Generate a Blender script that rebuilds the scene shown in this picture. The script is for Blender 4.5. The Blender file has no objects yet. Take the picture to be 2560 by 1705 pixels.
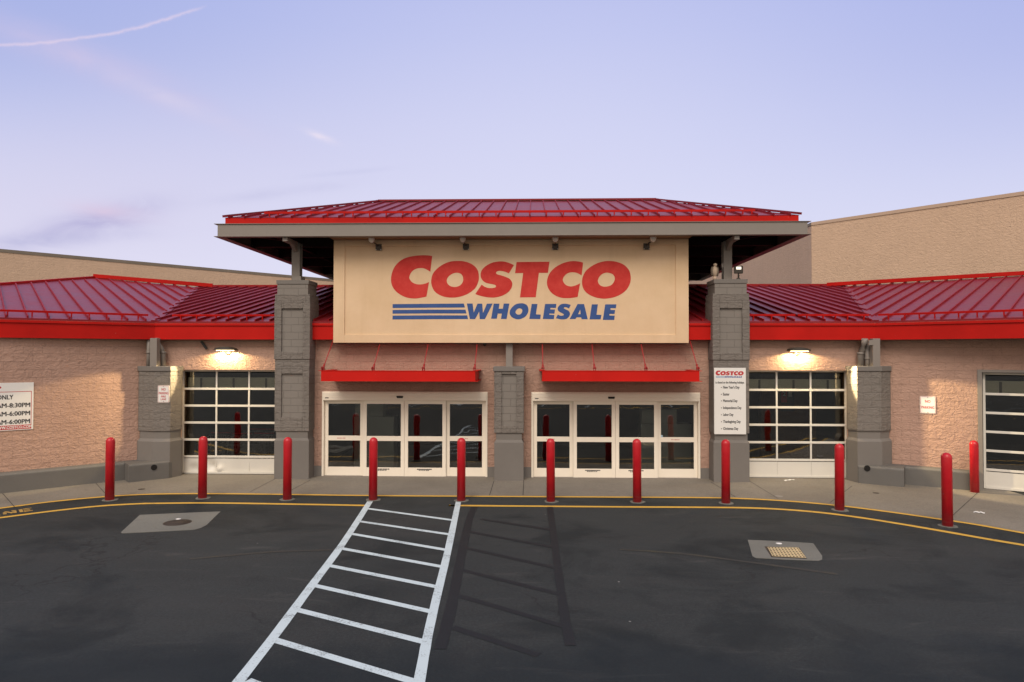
import bpy, bmesh, math, random
from mathutils import Vector, Matrix
random.seed(7)
R = math.radians
scn = bpy.context.scene
COL = scn.collection

# ------------------------------------------------------------------ survey
W, H, FPX = 2560.0, 1705.0, 1706.667
CAM = Vector((0.0, -19.2, 3.5))
YAW, PITCH, ROLL = R(1.75), R(0.99), R(0.07)
ROT = Matrix.Rotation(YAW, 3, 'Z') @ Matrix.Rotation(R(90) + PITCH, 3, 'X') @ Matrix.Rotation(ROLL, 3, 'Z')

def ray(px, py):
    return (ROT @ Vector(((px - W / 2) / FPX, -(py - H / 2) / FPX, -1.0)))
def at_plane(px, py, p0, n):
    d = ray(px, py); t = (Vector(p0) - CAM).dot(Vector(n)) / d.dot(Vector(n))
    return CAM + d * t
def G(px, py, z=0.0): return at_plane(px, py, (0, 0, z), (0, 0, 1))
def F(px, py, y=0.0): return at_plane(px, py, (0, y, 0), (0, 1, 0))
def FX(px, y, py=900): return F(px, py, y).x
def FZ(px, py, y): return F(px, py, y).z

# ------------------------------------------------------------------ objects
def prop(o, label=None, cat=None, group=None, kind=None):
    if label: o['label'] = label
    if cat: o['category'] = cat
    if group: o['group'] = group
    if kind: o['kind'] = kind
    return o
def thing(name, loc, label, cat, group=None):
    o = bpy.data.objects.new(name, None); COL.objects.link(o)
    o.location = loc; o.empty_display_size = 0.2
    bpy.context.view_layer.update()
    return prop(o, label, cat, group)
def adopt(o, parent):
    if parent is None: return o
    o.parent = parent
    if parent.type == 'EMPTY': o.matrix_parent_inverse = Matrix.Translation(-parent.location)
    return o

class MB:
    """collects geometry in world metres; build() links ONE mesh object"""
    def __init__(s): s.v = []; s.f = []; s.sm = []
    def face(s, pts, smooth=False):
        b = len(s.v); s.v += [Vector(p) for p in pts]
        s.f.append(tuple(range(b, b + len(pts)))); s.sm.append(smooth); return s
    def box(s, x0, x1, y0, y1, z0, z1):
        return s.hexa([(x0,y0,z0),(x1,y0,z0),(x1,y1,z0),(x0,y1,z0)], [(x0,y0,z1),(x1,y0,z1),(x1,y1,z1),(x0,y1,z1)])
    def hexa(s, lo, hi):
        b = len(s.v); n = len(lo); s.v += [Vector(p) for p in list(lo) + list(hi)]
        s.f.append(tuple(b + i for i in reversed(range(n)))); s.f.append(tuple(b + n + i for i in range(n)))
        for i in range(n):
            j = (i + 1) % n; s.f.append((b + i, b + j, b + n + j, b + n + i))
        s.sm += [False] * (n + 2); return s
    def prism(s, poly, z0, z1):
        return s.hexa([(p[0], p[1], z0) for p in poly], [(p[0], p[1], z1) for p in poly])
    def obox(s, o, u, v, w):
        """oriented box: origin corner o, edge vectors u, v, w"""
        o, u, v, w = map(Vector, (o, u, v, w))
        if u.cross(v).dot(w) < 0: u, v = v, u
        return s.hexa([o, o + u, o + u + v, o + v], [o + w, o + u + w, o + u + v + w, o + v + w])
    def bar(s, a, b, wd, ht, up=(0, 0, 1)):
        a, b = Vector(a), Vector(b); d = (b - a).normalized()
        sd = d.cross(Vector(up)).normalized(); u = sd.cross(d).normalized()
        return s.obox(a - sd * wd / 2 - u * ht / 2, b - a, sd * wd, u * ht)
    def tube(s, pts, r, n=10, cap=True):
        pts = [Vector(p) for p in pts]; rings = []
        for i, p in enumerate(pts):
            d = (pts[min(i + 1, len(pts) - 1)] - pts[max(i - 1, 0)]).normalized()
            ref = Vector((0, 0, 1)) if abs(d.z) < .9 else Vector((1, 0, 0))
            a = d.cross(ref).normalized(); c = a.cross(d); rr = r[i] if isinstance(r, (list, tuple)) else r
            b = len(s.v)
            for k in range(n):
                t = 2 * math.pi * k / n; s.v.append(p + (a * math.cos(t) + c * math.sin(t)) * rr)
            rings.append(b)
        for i in range(len(rings) - 1):
            for k in range(n):
                q = (k + 1) % n; s.f.append((rings[i] + q, rings[i] + k, rings[i + 1] + k, rings[i + 1] + q)); s.sm.append(True)
        if cap:
            s.f.append(tuple(rings[0] + k for k in range(n))); s.f.append(tuple(rings[-1] + k for k in reversed(range(n)))); s.sm += [False, False]
        return s
    def lathe(s, c, prof, n=24):
        c = Vector(c); b0 = len(s.v)
        for r, z in prof:
            for k in range(n):
                t = 2 * math.pi * k / n; s.v.append(c + Vector((r * math.cos(t), r * math.sin(t), z)))
        for i in range(len(prof) - 1):
            for k in range(n):
                q = (k + 1) % n; a = b0 + i * n; s.f.append((a + k, a + q, a + n + q, a + n + k)); s.sm.append(True)
        s.f.append(tuple(b0 + k for k in reversed(range(n)))); s.f.append(tuple(b0 + (len(prof) - 1) * n + k for k in range(n))); s.sm += [False, False]
        return s
    def ball(s, c, r, n=12, m=8):
        c = Vector(c); rx, ry, rz = (r, r, r) if not isinstance(r, (tuple, list)) else r
        b0 = len(s.v)
        for i in range(m + 1):
            ph = math.pi * i / m
            for k in range(n):
                t = 2 * math.pi * k / n
                s.v.append(c + Vector((rx * math.sin(ph) * math.cos(t), ry * math.sin(ph) * math.sin(t), rz * math.cos(ph))))
        for i in range(m):
            for k in range(n):
                q = (k + 1) % n; a = b0 + i * n; s.f.append((a + k, a + n + k, a + n + q, a + q)); s.sm.append(True)
        return s
    def build(s, name, mat, parent=None, bevel=0, fix=False):
        me = bpy.data.meshes.new(name); me.from_pydata([tuple(v) for v in s.v], [], s.f); me.update()
        me.polygons.foreach_set('use_smooth', s.sm)
        if fix:
            bm = bmesh.new(); bm.from_mesh(me); bmesh.ops.remove_doubles(bm, verts=bm.verts, dist=1e-5)
            bmesh.ops.recalc_face_normals(bm, faces=bm.faces); bm.to_mesh(me); bm.free()
        uv = me.uv_layers.new(name='UVMap')
        for p in me.polygons:
            n = p.normal
            if abs(n.z) < .72:
                t = Vector((-n.y, n.x, 0)).normalized()
                for li in p.loop_indices:
                    co = me.vertices[me.loops[li].vertex_index].co; uv.data[li].uv = (co.dot(t), co.z)
            else:
                for li in p.loop_indices:
                    co = me.vertices[me.loops[li].vertex_index].co; uv.data[li].uv = (co.x, co.y)
        o = bpy.data.objects.new(name, me); COL.objects.link(o); me.materials.append(mat)
        if bevel:
            m = o.modifiers.new('Bevel', 'BEVEL'); m.width = bevel; m.segments = 2; m.limit_method = 'ANGLE'; m.angle_limit = R(40)
        return adopt(o, parent)

def copy_tree(o, parent=None, loc=None):
    c = o.copy(); COL.objects.link(c)
    if parent is not None: c.parent = parent
    if loc is not None: c.location = loc
    for ch in list(o.children): copy_tree(ch, c)
    return c

# ------------------------------------------------------------------ materials
def srgb(r, g, b):
    f = lambda c: (c / 255 / 12.92) if c / 255 <= .04045 else ((c / 255 + .055) / 1.055) ** 2.4
    return (f(r), f(g), f(b), 1)
class NT:
    def __init__(s, name):
        s.m = bpy.data.materials.new(name); s.m.use_nodes = True; s.t = s.m.node_tree; s.t.nodes.clear()
        s.out = s.n('ShaderNodeOutputMaterial'); s.b = s.n('ShaderNodeBsdfPrincipled')
        s.l(s.b.outputs[0], s.out.inputs[0]); s.c = s.n('ShaderNodeTexCoord')
    def n(s, t, **k):
        x = s.t.nodes.new(t)
        for a, v in k.items(): setattr(x, a, v)
        return x
    def l(s, a, b): s.t.links.new(a, b)
    def inp(s, nd, key, v):
        if isinstance(v, bpy.types.NodeSocket): s.l(v, nd.inputs[key])
        else: nd.inputs[key].default_value = v
    def math(s, op, a, b=0.0, c=0.0):
        x = s.n('ShaderNodeMath', operation=op)
        s.inp(x, 0, a); s.inp(x, 1, b)
        if op in ('MULTIPLY_ADD',): s.inp(x, 2, c)
        return x.outputs[0]
    def noise(s, scale, detail=4, rough=.55, vec=None, dist=0.0):
        x = s.n('ShaderNodeTexNoise'); x.inputs['Scale'].default_value = scale; x.inputs['Detail'].default_value = detail
        x.inputs['Roughness'].default_value = rough; x.inputs['Distortion'].default_value = dist
        s.l(vec if vec is not None else s.c.outputs['Object'], x.inputs['Vector']); return x.outputs[0]
    def ramp(s, fac, stops):
        x = s.n('ShaderNodeValToRGB'); cr = x.color_ramp
        while len(cr.elements) < len(stops): cr.elements.new(.5)
        for e, (p, c) in zip(cr.elements, stops):
            e.position = p; e.color = c if isinstance(c, (tuple, list)) else (c, c, c, 1)
        s.l(fac, x.inputs[0]); return x.outputs[0]
    def mix(s, fac, a, b, mode='MIX'):
        x = s.n('ShaderNodeMix', data_type='RGBA', blend_type=mode)
        s.inp(x, 0, fac); s.inp(x, 6, a); s.inp(x, 7, b); return x.outputs[2]
    def bump(s, h, strength=.3, dist=.02, nrm=None):
        x = s.n('ShaderNodeBump'); x.inputs['Strength'].default_value = strength; x.inputs['Distance'].default_value = dist
        s.l(h, x.inputs['Height'])
        if nrm is not None: s.l(nrm, x.inputs['Normal'])
        return x.outputs[0]
    def mapping(s, vec, scale=(1, 1, 1), rot=(0, 0, 0), loc=(0, 0, 0)):
        x = s.n('ShaderNodeMapping'); x.inputs['Scale'].default_value = scale; x.inputs['Rotation'].default_value = rot
        x.inputs['Location'].default_value = loc; s.l(vec, x.inputs[0]); return x.outputs[0]
    def set(s, **k):
        for a, v in k.items(): s.inp(s.b, a.replace('_', ' '), v)
        return s.m

def lin(c, k=1.0): return (c[0] * k, c[1] * k, c[2] * k, 1)

def block_mat(name, col, split=1.0, joint=.5, var=.1, row=.2032, wid=.4064, jcol=None):
    """painted concrete block: running bond joints plus a split face"""
    m = NT(name); uv = m.c.outputs['UV']
    br = m.n('ShaderNodeTexBrick', offset=.5)
    br.inputs['Scale'].default_value = 1.0; br.inputs['Mortar Size'].default_value = .006; br.inputs['Mortar Smooth'].default_value = .5
    br.inputs['Brick Width'].default_value = wid; br.inputs['Row Height'].default_value = row
    br.inputs['Color1'].default_value = (.42, .42, .42, 1); br.inputs['Color2'].default_value = (.58, .58, .58, 1)
    m.l(uv, br.inputs['Vector'])
    big = m.noise(.35, 4); mid = m.noise(3.2, 5, .6); fine = m.noise(45, 3, .6)
    blk = m.ramp(br.outputs['Color'], [(.40, 0.0), (.60, 1.0)])
    v = m.math('MULTIPLY_ADD', m.math('SUBTRACT', big, .5), var * 1.6, 1.0)
    v = m.math('ADD', v, m.math('MULTIPLY', m.math('SUBTRACT', mid, .5), var * 1.5))
    v = m.math('ADD', v, m.math('MULTIPLY', m.math('SUBTRACT', fine, .5), var * 1.0))
    v = m.math('ADD', v, m.math('MULTIPLY', m.math('SUBTRACT', blk, .5), var * .35 * joint * 2))
    cv = m.n('ShaderNodeCombineColor')
    for i in range(3): m.l(v, cv.inputs[i])
    c = m.mix(1.0, col, cv.outputs[0], 'MULTIPLY')
    c = m.mix(m.math('MULTIPLY', br.outputs['Fac'], .45 * joint), c, jcol or lin(col, .55))
    gz = m.n('ShaderNodeSeparateXYZ'); m.l(m.c.outputs['Object'], gz.inputs[0])
    dirt = m.math('MULTIPLY', m.ramp(m.math('ADD', gz.outputs[2], m.math('MULTIPLY', m.noise(2.5, 4), .5)), [(.55, 1.0), (1.0, 0.0)]), .22); c = m.mix(dirt, c, lin(col, .55))
    # faint run-off streaks
    st = m.noise(1.0, 3, .5, m.mapping(m.c.outputs['Object'], (5, 5, .35)))
    c = m.mix(m.math('MULTIPLY', m.ramp(st, [(.55, 0.0), (.8, 1.0)]), .12), c, lin(col, .62))
    n1 = m.noise(22, 5, .6, dist=.5); n2 = m.noise(8.5, 3, .5, dist=.6)
    st2 = m.noise(9, 4, .55, m.mapping(m.c.outputs['Object'], (1, 1, 1.8), (0, R(14), 0)), .8)
    hgt = m.math('ADD', m.math('MULTIPLY', n1, .38 * split), m.math('MULTIPLY', n2, .75 * split))
    hgt = m.math('ADD', hgt, m.math('MULTIPLY', st2, .9 * split))
    hgt = m.math('ADD', hgt, m.math('MULTIPLY', fine, .10))
    hgt = m.math('SUBTRACT', hgt, m.math('MULTIPLY', br.outputs['Fac'], .55 * joint))
    b = m.bump(hgt, .85, .045)
    m.b.inputs['Specular IOR Level'].default_value = .2
    return m.set(Base_Color=c, Roughness=.9, Normal=b)

def paint_mat(name, col, rough=.5, var=.08, bump=.05, scale=6, spec=.5, metal=0.0, chips=0.0, chipcol=(.6, .58, .55, 1), coat=0.0):
    m = NT(name); a = m.noise(scale, 5, .6); b = m.noise(.7, 3)
    v = m.math('ADD', m.math('MULTIPLY_ADD', m.math('SUBTRACT', a, .5), var, 1.0), m.math('MULTIPLY', m.math('SUBTRACT', b, .5), var * 1.6))
    cv = m.n('ShaderNodeCombineColor')
    for i in range(3): m.l(v, cv.inputs[i])
    c = m.mix(1.0, col, cv.outputs[0], 'MULTIPLY')
    if chips:
        k = m.noise(22, 3, .5); c = m.mix(m.math('MULTIPLY', m.ramp(k, [(.74, 0.0), (.77, 1.0)]), chips), c, chipcol)
    rr = m.math('MULTIPLY_ADD', a, .18, rough - .09)
    nb = m.bump(m.noise(scale * 5, 4), bump, .01)
    m.set(Base_Color=c, Roughness=rr, Normal=nb, Metallic=metal)
    m.b.inputs['Specular IOR Level'].default_value = spec
    if coat: m.b.inputs['Coat Weight'].default_value = coat; m.b.inputs['Coat Roughness'].default_value = .15
    return m.m
def plain(name, col, rough=.6, metal=0.0, emit=None, es=1.0):
    m = NT(name); a = m.noise(14, 3)
    c = m.mix(m.math('MULTIPLY', a, .25), col, lin(col, .8))
    m.set(Base_Color=c, Roughness=rough, Metallic=metal)
    if emit: m.set(Emission_Color=emit, Emission_Strength=es)
    return m.m

M = {}
M['wall'] = block_mat('split_face_tan_block', (.43, .278, .22, 1), .8, .34, .18)
M['ware'] = block_mat('split_face_sand_block', (.61, .435, .305, 1), .65, .16, .12)
M['gsplit'] = block_mat('split_face_gray_block', (.19, .172, .158, 1), .85, .45, .14)
M['gblock'] = block_mat('smooth_gray_block', (.212, .195, .18, 1), .08, .5, .08)
M['gsmooth'] = paint_mat('gray_painted_concrete', (.165, .152, .142, 1), .75, .16, .12, 9)
M['plinth'] = paint_mat('gray_painted_plinth', (.118, .114, .110, 1), .7, .22, .15, 5)
M['gmetal'] = paint_mat('taupe_painted_steel', (.225, .203, .185, 1), .5, .10, .03, 5, .4, chips=.10)
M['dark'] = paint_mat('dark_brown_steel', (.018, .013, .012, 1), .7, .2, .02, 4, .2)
M['soffit'] = paint_mat('brown_soffit_stucco', (.22, .145, .09, 1), .85, .1, .2, 12, .2)
M['stucco'] = None
M['redmetal'] = paint_mat('red_fascia_metal', (.45, .010, .007, 1), .5, .34, .02, 1.2, .12, chips=.25, chipcol=(.6, .45, .42, 1))
M['awnred'] = paint_mat('red_awning_steel', (.52, .013, .009, 1), .5, .26, .03, 1.6, .12, chips=.35, chipcol=(.62, .5, .46, 1))
M['rodred'] = paint_mat('dark_red_rod', (.33, .02, .02, 1), .5, .1)
M['bollard'] = None
M['cream'] = paint_mat('cream_aluminium', (.86, .79, .68, 1), .38, .07, .02, 3, .5, 0.0)
M['cream2'] = paint_mat('white_garage_aluminium', (.66, .64, .59, 1), .38, .07, .02, 3, .5, 0.0)
M['sigwhite'] = paint_mat('white_sign_face', (.74, .735, .72, 1), .5, .05, .01, 3)
M['black'] = plain('black_plastic', (.012, .012, .012, 1), .45)
M['darkmetal'] = plain('bronze_fixture', (.045, .036, .028, 1), .5)
M['ink'] = plain('dark_gray_lettering', (.045, .045, .05, 1), .7)
M['inkred'] = plain('red_lettering', (.48, .03, .04, 1), .6)
M['inkpale'] = plain('pale_blue_stripes', (.28, .42, .58, 1), .6)
M['inkblue'] = plain('blue_small_lettering', (.05, .12, .34, 1), .6)
M['yellow'] = None

def roof_mat():
    m = NT('standing_seam_red_metal'); a = m.noise(1.3, 4); f = m.noise(9, 3)
    c = m.mix(m.ramp(a, [(.3, 0.0), (.7, 1.0)]), (.185, .013, .020, 1), (.235, .020, .027, 1))
    rr = m.math('MULTIPLY_ADD', m.math('ADD', a, f), .12, .26)
    nb = m.bump(m.noise(.9, 2), .10, .05)
    m.set(Base_Color=c, Roughness=rr, Normal=nb)
    m.b.inputs['Specular IOR Level'].default_value = .21
    return m.m
M['roof'] = roof_mat()
M['seam'] = paint_mat('roof_seam_red', (.27, .009, .013, 1), .5, .1, .01, 6, .2)

def stucco_mat():
    m = NT('sand_stucco'); a = m.noise(.8, 5, .6); f = m.noise(60, 3, .6); s2 = m.noise(7, 4)
    c = m.mix(m.ramp(a, [(.3, 0.0), (.72, 1.0)]), (.66, .48, .30, 1), (.76, .57, .385, 1))
    st = m.noise(1.0, 4, .6, m.mapping(m.c.outputs['Object'], (2.2, 2.2, .22)))
    c = m.mix(m.math('MULTIPLY', m.ramp(st, [(.52, 0.0), (.8, 1.0)]), .22), c, (.44, .29, .16, 1))
    c = m.mix(m.math('MULTIPLY', s2, .10), c, (.40, .27, .15, 1))
    h = m.math('ADD', m.math('MULTIPLY', f, .5), s2)
    return m.set(Base_Color=c, Roughness=.9, Normal=m.bump(h, .35, .008))
M['stucco'] = stucco_mat()
def logo_mat(name, c1, c2):
    m = NT(name); a = m.noise(3.5, 5, .65); f = m.noise(50, 3, .6)
    c = m.mix(m.ramp(a, [(.35, 0.0), (.68, 1.0)]), c1, c2)
    return m.set(Base_Color=c, Roughness=.8, Normal=m.bump(m.math('ADD', m.math('MULTIPLY', f, .5), m.noise(7, 4)), .35, .008))
M['logored'] = logo_mat('painted_red_logo', (.50, .022, .018, 1), (.58, .045, .036, 1))
M['logoblue'] = logo_mat('painted_blue_logo', (.026, .075, .25, 1), (.04, .092, .29, 1))
def bollard_mat():
    m = NT('red_bollard_sleeve'); a = m.noise(5, 5, .6); g = m.n('ShaderNodeSeparateXYZ'); m.l(m.c.outputs['Object'], g.inputs[0])
    c = m.mix(m.ramp(a, [(.3, 0.0), (.7, 1.0)]), (.44, .007, .016, 1), (.52, .012, .022, 1))
    low = m.ramp(g.outputs[2], [(.05, 1.0), (.34, 0.0)])
    sc = m.noise(1.0, 5, .7, m.mapping(m.c.outputs['Object'], (6, 6, 60)))
    k = m.math('MULTIPLY', low, m.ramp(sc, [(.45, 0.0), (.7, 1.0)]))
    c = m.mix(m.math('MULTIPLY', k, .75), c, (.40, .12, .11, 1))
    k3 = m.noise(1.0, 4, .7, m.mapping(m.c.outputs['Object'], (30, 30, 3))); c = m.mix(m.math('MULTIPLY', m.ramp(k3, [(.62, 0.0), (.74, 1.0)]), .35), c, (.30, .02, .03, 1))
    k2 = m.noise(16, 3); c = m.mix(m.math('MULTIPLY', m.ramp(k2, [(.76, 0.0), (.79, 1.0)]), .5), c, (.5, .2, .2, 1))
    m.set(Base_Color=c, Roughness=m.math('MULTIPLY_ADD', a, .15, .30), Normal=m.bump(m.noise(9, 3), .06, .02))
    return m.m
M['bollard'] = bollard_mat()
def line_mat(name, col, wear=.5, under=(.05, .05, .05, 1), cut=.62):
    m = NT(name); a = m.noise(2.2, 5, .65); f = m.noise(38, 4, .7); g = m.noise(140, 2)
    c = m.mix(m.math('MULTIPLY', a, .3), col, lin(col, .72))
    w = m.math('MULTIPLY', m.ramp(m.math('MULTIPLY', m.math('ADD', a, m.math('MULTIPLY', f, 1.2)), .5), [(cut, 0.0), (cut + .07, 1.0)]), wear)
    c = m.mix(w, c, under)
    return m.set(Base_Color=c, Roughness=.75, Normal=m.bump(g, .3, .004))
M['yellow'] = line_mat('yellow_road_paint', (.66, .39, .055, 1), .6)
M['yellowworn'] = line_mat('worn_yellow_paint', (.50, .30, .06, 1), .9, cut=.56)
M['white'] = line_mat('white_road_paint', (.555, .65, .69, 1), .55, cut=.59)
M['faded'] = line_mat('faded_yellow_trace', (.050, .046, .026, 1), .9, (.024, .025, .025, 1), .46)
M['ghost'] = line_mat('blacked_out_paint', (.0052, .0072, .0098, 1), .4, (.020, .026, .028, 1), .60)
def asphalt_mat():
    m = NT('asphalt'); o = m.c.outputs['Object']
    big = m.noise(.13, 5, .55); mid = m.noise(.9, 5, .6, m.mapping(o, (1, 1.6, 1))); f = m.noise(90, 4, .7); g = m.noise(260, 2)
    c = m.mix(m.ramp(big, [(.3, 0.0), (.7, 1.0)]), (.0145, .0205, .0230, 1), (.0290, .0365, .0385, 1))
    c = m.mix(m.math('MULTIPLY', m.ramp(mid, [(.35, 0.0), (.75, 1.0)]), .35), c, (.027, .027, .029, 1))
    c = m.mix(m.math('MULTIPLY', m.ramp(f, [(.35, 0.0), (.75, 1.0)]), .35), c, (.075, .073, .07, 1))
    sp = m.n('ShaderNodeTexVoronoi', feature='F1'); sp.inputs['Scale'].default_value = 3.2; m.l(o, sp.inputs['Vector'])
    spot = m.math('MULTIPLY', m.ramp(sp.outputs['Distance'], [(.0, 1.0), (.035, 0.0)]), m.ramp(m.noise(1.1, 2), [(.5, 0.0), (.6, 1.0)]))
    c = m.mix(m.math('MULTIPLY', spot, .5), c, (.30, .28, .26, 1))
    oil = m.ramp(m.noise(.5, 4, .6, dist=.5), [(.60, 0.0), (.75, 1.0)]); c = m.mix(m.math('MULTIPLY', oil, .5), c, (.018, .018, .02, 1))
    trk = m.noise(1.0, 3, .5, m.mapping(o, (.12, 1.1, 1))); c = m.mix(m.math('MULTIPLY', m.ramp(trk, [(.5, 0.0), (.7, 1.0)]), .25), c, (.058, .056, .054, 1))
    g1 = m.noise(24, 5, .85); c = m.mix(m.math('MULTIPLY', m.ramp(g1, [(.50, 0.0), (.68, 1.0)]), .42), c, (.075, .085, .087, 1))
    c = m.mix(m.math('MULTIPLY', m.ramp(g1, [(.30, 1.0), (.46, 0.0)]), .55), c, (.009, .0095, .0105, 1))
    for (sc_, rad, seed, val, amt) in ((1.7, .035, 4.0, .40, .8), (.9, .014, 9.0, .50, .9), (2.6, .05, 15.0, .010, .7)):
        vo = m.n('ShaderNodeTexVoronoi', feature='F1'); vo.inputs['Scale'].default_value = sc_; m.l(m.mapping(o, (1, 1, 1), (0, 0, 0), (seed, seed * 1.7, 0)), vo.inputs['Vector'])
        dot = m.ramp(vo.outputs['Distance'], [(.0, 1.0), (rad * .6, 1.0), (rad, 0.0)]); pick = m.ramp(m.noise(sc_ * .6, 2, .5, m.mapping(o, (1, 1, 1), (0, 0, 0), (seed, 0, 0))), [(.50, 0.0), (.54, 1.0)])
        c = m.mix(m.math('MULTIPLY', m.math('MULTIPLY', dot, pick), amt), c, (val, val * .97, val * .92, 1))
    # coarse stone speckle, scuffs and an older seal coat in the foreground lane
    g2 = m.noise(170, 2, .8); c = m.mix(m.math('MULTIPLY', m.ramp(g2, [(.56, 0.0), (.70, 1.0)]), .45), c, (.13, .125, .118, 1))
    c = m.mix(m.math('MULTIPLY', m.ramp(g2, [(.30, 1.0), (.44, 0.0)]), .5), c, (.012, .012, .013, 1))
    sf = m.noise(1.0, 6, .72, m.mapping(o, (.55, 2.6, 1), (0, 0, R(12))), 1.0); c = m.mix(m.math('MULTIPLY', m.ramp(sf, [(.58, 0.0), (.68, 1.0)]), .24), c, (.11, .105, .10, 1))
    dk = m.noise(.42, 5, .65, m.mapping(o, (1, 1.3, 1), (0, 0, 0), (3.1, 7.7, 0)), .6); c = m.mix(m.math('MULTIPLY', m.ramp(dk, [(.50, 0.0), (.64, 1.0)]), .60), c, (.0095, .0138, .0160, 1))
    sep = m.n('ShaderNodeSeparateXYZ'); m.l(o, sep.inputs[0])
    edge = m.math('ADD', sep.outputs[1], m.math('MULTIPLY', m.math('SUBTRACT', m.noise(.45, 4, .6), .5), 3.2))
    seal = m.math('SUBTRACT', 1.0, m.ramp(m.math('MULTIPLY_ADD', edge, .1, 1.55), [(.40, 0.0), (.47, 1.0)]))
    c = m.mix(m.math('MULTIPLY', seal, .6), c, (.0088, .0150, .0205, 1))
    cr = m.n('ShaderNodeTexVoronoi', feature='DISTANCE_TO_EDGE'); cr.inputs['Scale'].default_value = .22
    wv = m.n('ShaderNodeVectorMath', operation='ADD'); nz = m.n('ShaderNodeTexNoise'); nz.inputs['Scale'].default_value = 1.1; nz.inputs['Detail'].default_value = 5; m.l(o, nz.inputs['Vector'])
    m.l(o, wv.inputs[0]); m.l(nz.outputs[1], wv.inputs[1]); m.l(wv.outputs[0], cr.inputs['Vector'])
    ck = m.math('MULTIPLY', m.ramp(cr.outputs['Distance'], [(.0, 1.0), (.0035, 0.0)]), m.ramp(m.noise(.35, 2), [(.50, 0.0), (.58, 1.0)]))
    c = m.mix(m.math('MULTIPLY', ck, .6), c, (.012, .012, .013, 1))
    h = m.math('ADD', m.math('MULTIPLY', f, .7), g); m.b.inputs['Specular IOR Level'].default_value = .22
    return m.set(Base_Color=c, Roughness=m.math('MULTIPLY_ADD', mid, .2, .70), Normal=m.bump(h, .55, .006))
M['asphalt'] = asphalt_mat()
def concrete_mat(name, c1, c2, agg=.5):
    m = NT(name); big = m.noise(.5, 5, .6); mid = m.noise(4, 5, .65); f = m.noise(70, 3, .75); v = m.n('ShaderNodeTexVoronoi'); v.inputs['Scale'].default_value = 55
    m.l(m.c.outputs['Object'], v.inputs['Vector'])
    c = m.mix(m.ramp(big, [(.3, 0.0), (.7, 1.0)]), c1, c2)
    c = m.mix(m.math('MULTIPLY', m.ramp(mid, [(.5, 0.0), (.75, 1.0)]), .4), c, lin(c1, .6))
    c = m.mix(m.math('MULTIPLY', m.ramp(f, [(.4, 0.0), (.65, 1.0)]), agg), c, lin(c2, .45))
    g3 = m.noise(28, 4, .8); c = m.mix(m.math('MULTIPLY', m.ramp(g3, [(.5, 0.0), (.66, 1.0)]), agg * .7), c, lin(c1, .45))
    c = m.mix(m.math('MULTIPLY', m.ramp(g3, [(.30, 1.0), (.44, 0.0)]), agg * .5), c, lin(c2, 1.5))
    spt = m.noise(2.0, 4, .7, dist=.4); c = m.mix(m.math('MULTIPLY', m.ramp(spt, [(.64, 0.0), (.72, 1.0)]), .4), c, lin(c1, .4))
    return m.set(Base_Color=c, Roughness=.85, Normal=m.bump(m.math('ADD', f, m.math('MULTIPLY', v.outputs['Distance'], .6)), .45, .006))
M['walk'] = concrete_mat('exposed_aggregate_pavement', (.185, .163, .134, 1), (.27, .243, .205, 1), .55)
M['pad'] = concrete_mat('cast_concrete_pad', (.140, .140, .124, 1), (.205, .204, .182, 1), .35)
M['joint'] = plain('pavement_joint', (.035, .03, .026, 1), .9)
def glass_mat():
    m = NT('door_glass'); m.t.nodes.remove(m.b)
    tr = m.n('ShaderNodeBsdfTransparent'); tr.inputs[0].default_value = (.82, .84, .82, 1)
    gl = m.n('ShaderNodeBsdfGlossy'); gl.inputs['Roughness'].default_value = .01; gl.inputs[0].default_value = (1, 1, 1, 1)
    nb = m.bump(m.noise(1.3, 2), .07, .045); m.l(nb, gl.inputs['Normal'])
    fr = m.n('ShaderNodeFresnel'); fr.inputs[0].default_value = 1.95
    mx = m.n('ShaderNodeMixShader'); m.l(fr.outputs[0], mx.inputs[0]); m.l(tr.outputs[0], mx.inputs[1]); m.l(gl.outputs[0], mx.inputs[2])
    m.l(mx.outputs[0], m.out.inputs[0]); return m.m
M['glass'] = glass_mat()
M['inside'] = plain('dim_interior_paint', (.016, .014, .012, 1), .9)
M['reflectbrown'] = block_mat('brown_reflection_block', (.11, .06, .03, 1), .8, .7, .2)
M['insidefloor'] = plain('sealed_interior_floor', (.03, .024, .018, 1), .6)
M['beige'] = plain('beige_door_panel', (.86, .80, .64, 1), .5)
M['steel'] = plain('galvanised_wire', (.55, .54, .52, 1), .4, .3)
M['lampglow'] = plain('lit_lamp_lens', (.9, .85, .7, 1), .4, 0, (1, .82, .46, 1), 7)
M['ledglow'] = plain('lit_floodlight_window', (.9, .88, .8, 1), .4, 0, (1, .93, .72, 1), 1.3)
M['lens'] = plain('frosted_lamp_lens', (.72, .70, .64, 1), .3)
M['grate'] = plain('galvanised_grate', (.52, .42, .25, 1), .45, .2)
M['iron'] = plain('rusty_cast_iron', (.045, .033, .026, 1), .7, .2)
M['hole'] = plain('drain_hole', (.006, .005, .005, 1), .9)
M['paper'] = plain('white_paper', (.78, .77, .75, 1), .8)
M['hawkbrown'] = plain('decoy_back_feathers', (.16, .13, .10, 1), .7)
M['hawkpale'] = plain('decoy_breast_feathers', (.50, .40, .30, 1), .7)
M['capstone'] = paint_mat('parapet_cap_flashing', (.50, .36, .26, 1), .6, .08)
M['capdark'] = paint_mat('weathered_parapet_flashing', (.20, .165, .125, 1), .7, .3, .05, 3)

# ------------------------------------------------------------------ ground
def structure(o, label=None):
    o['kind'] = 'structure'; return o
gm = MB(); gm.face([(-260, -260, 0), (260, -260, 0), (260, 260, 0), (-260, 260, 0)])
structure(gm.build('parking_lot', M['asphalt']))

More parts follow.
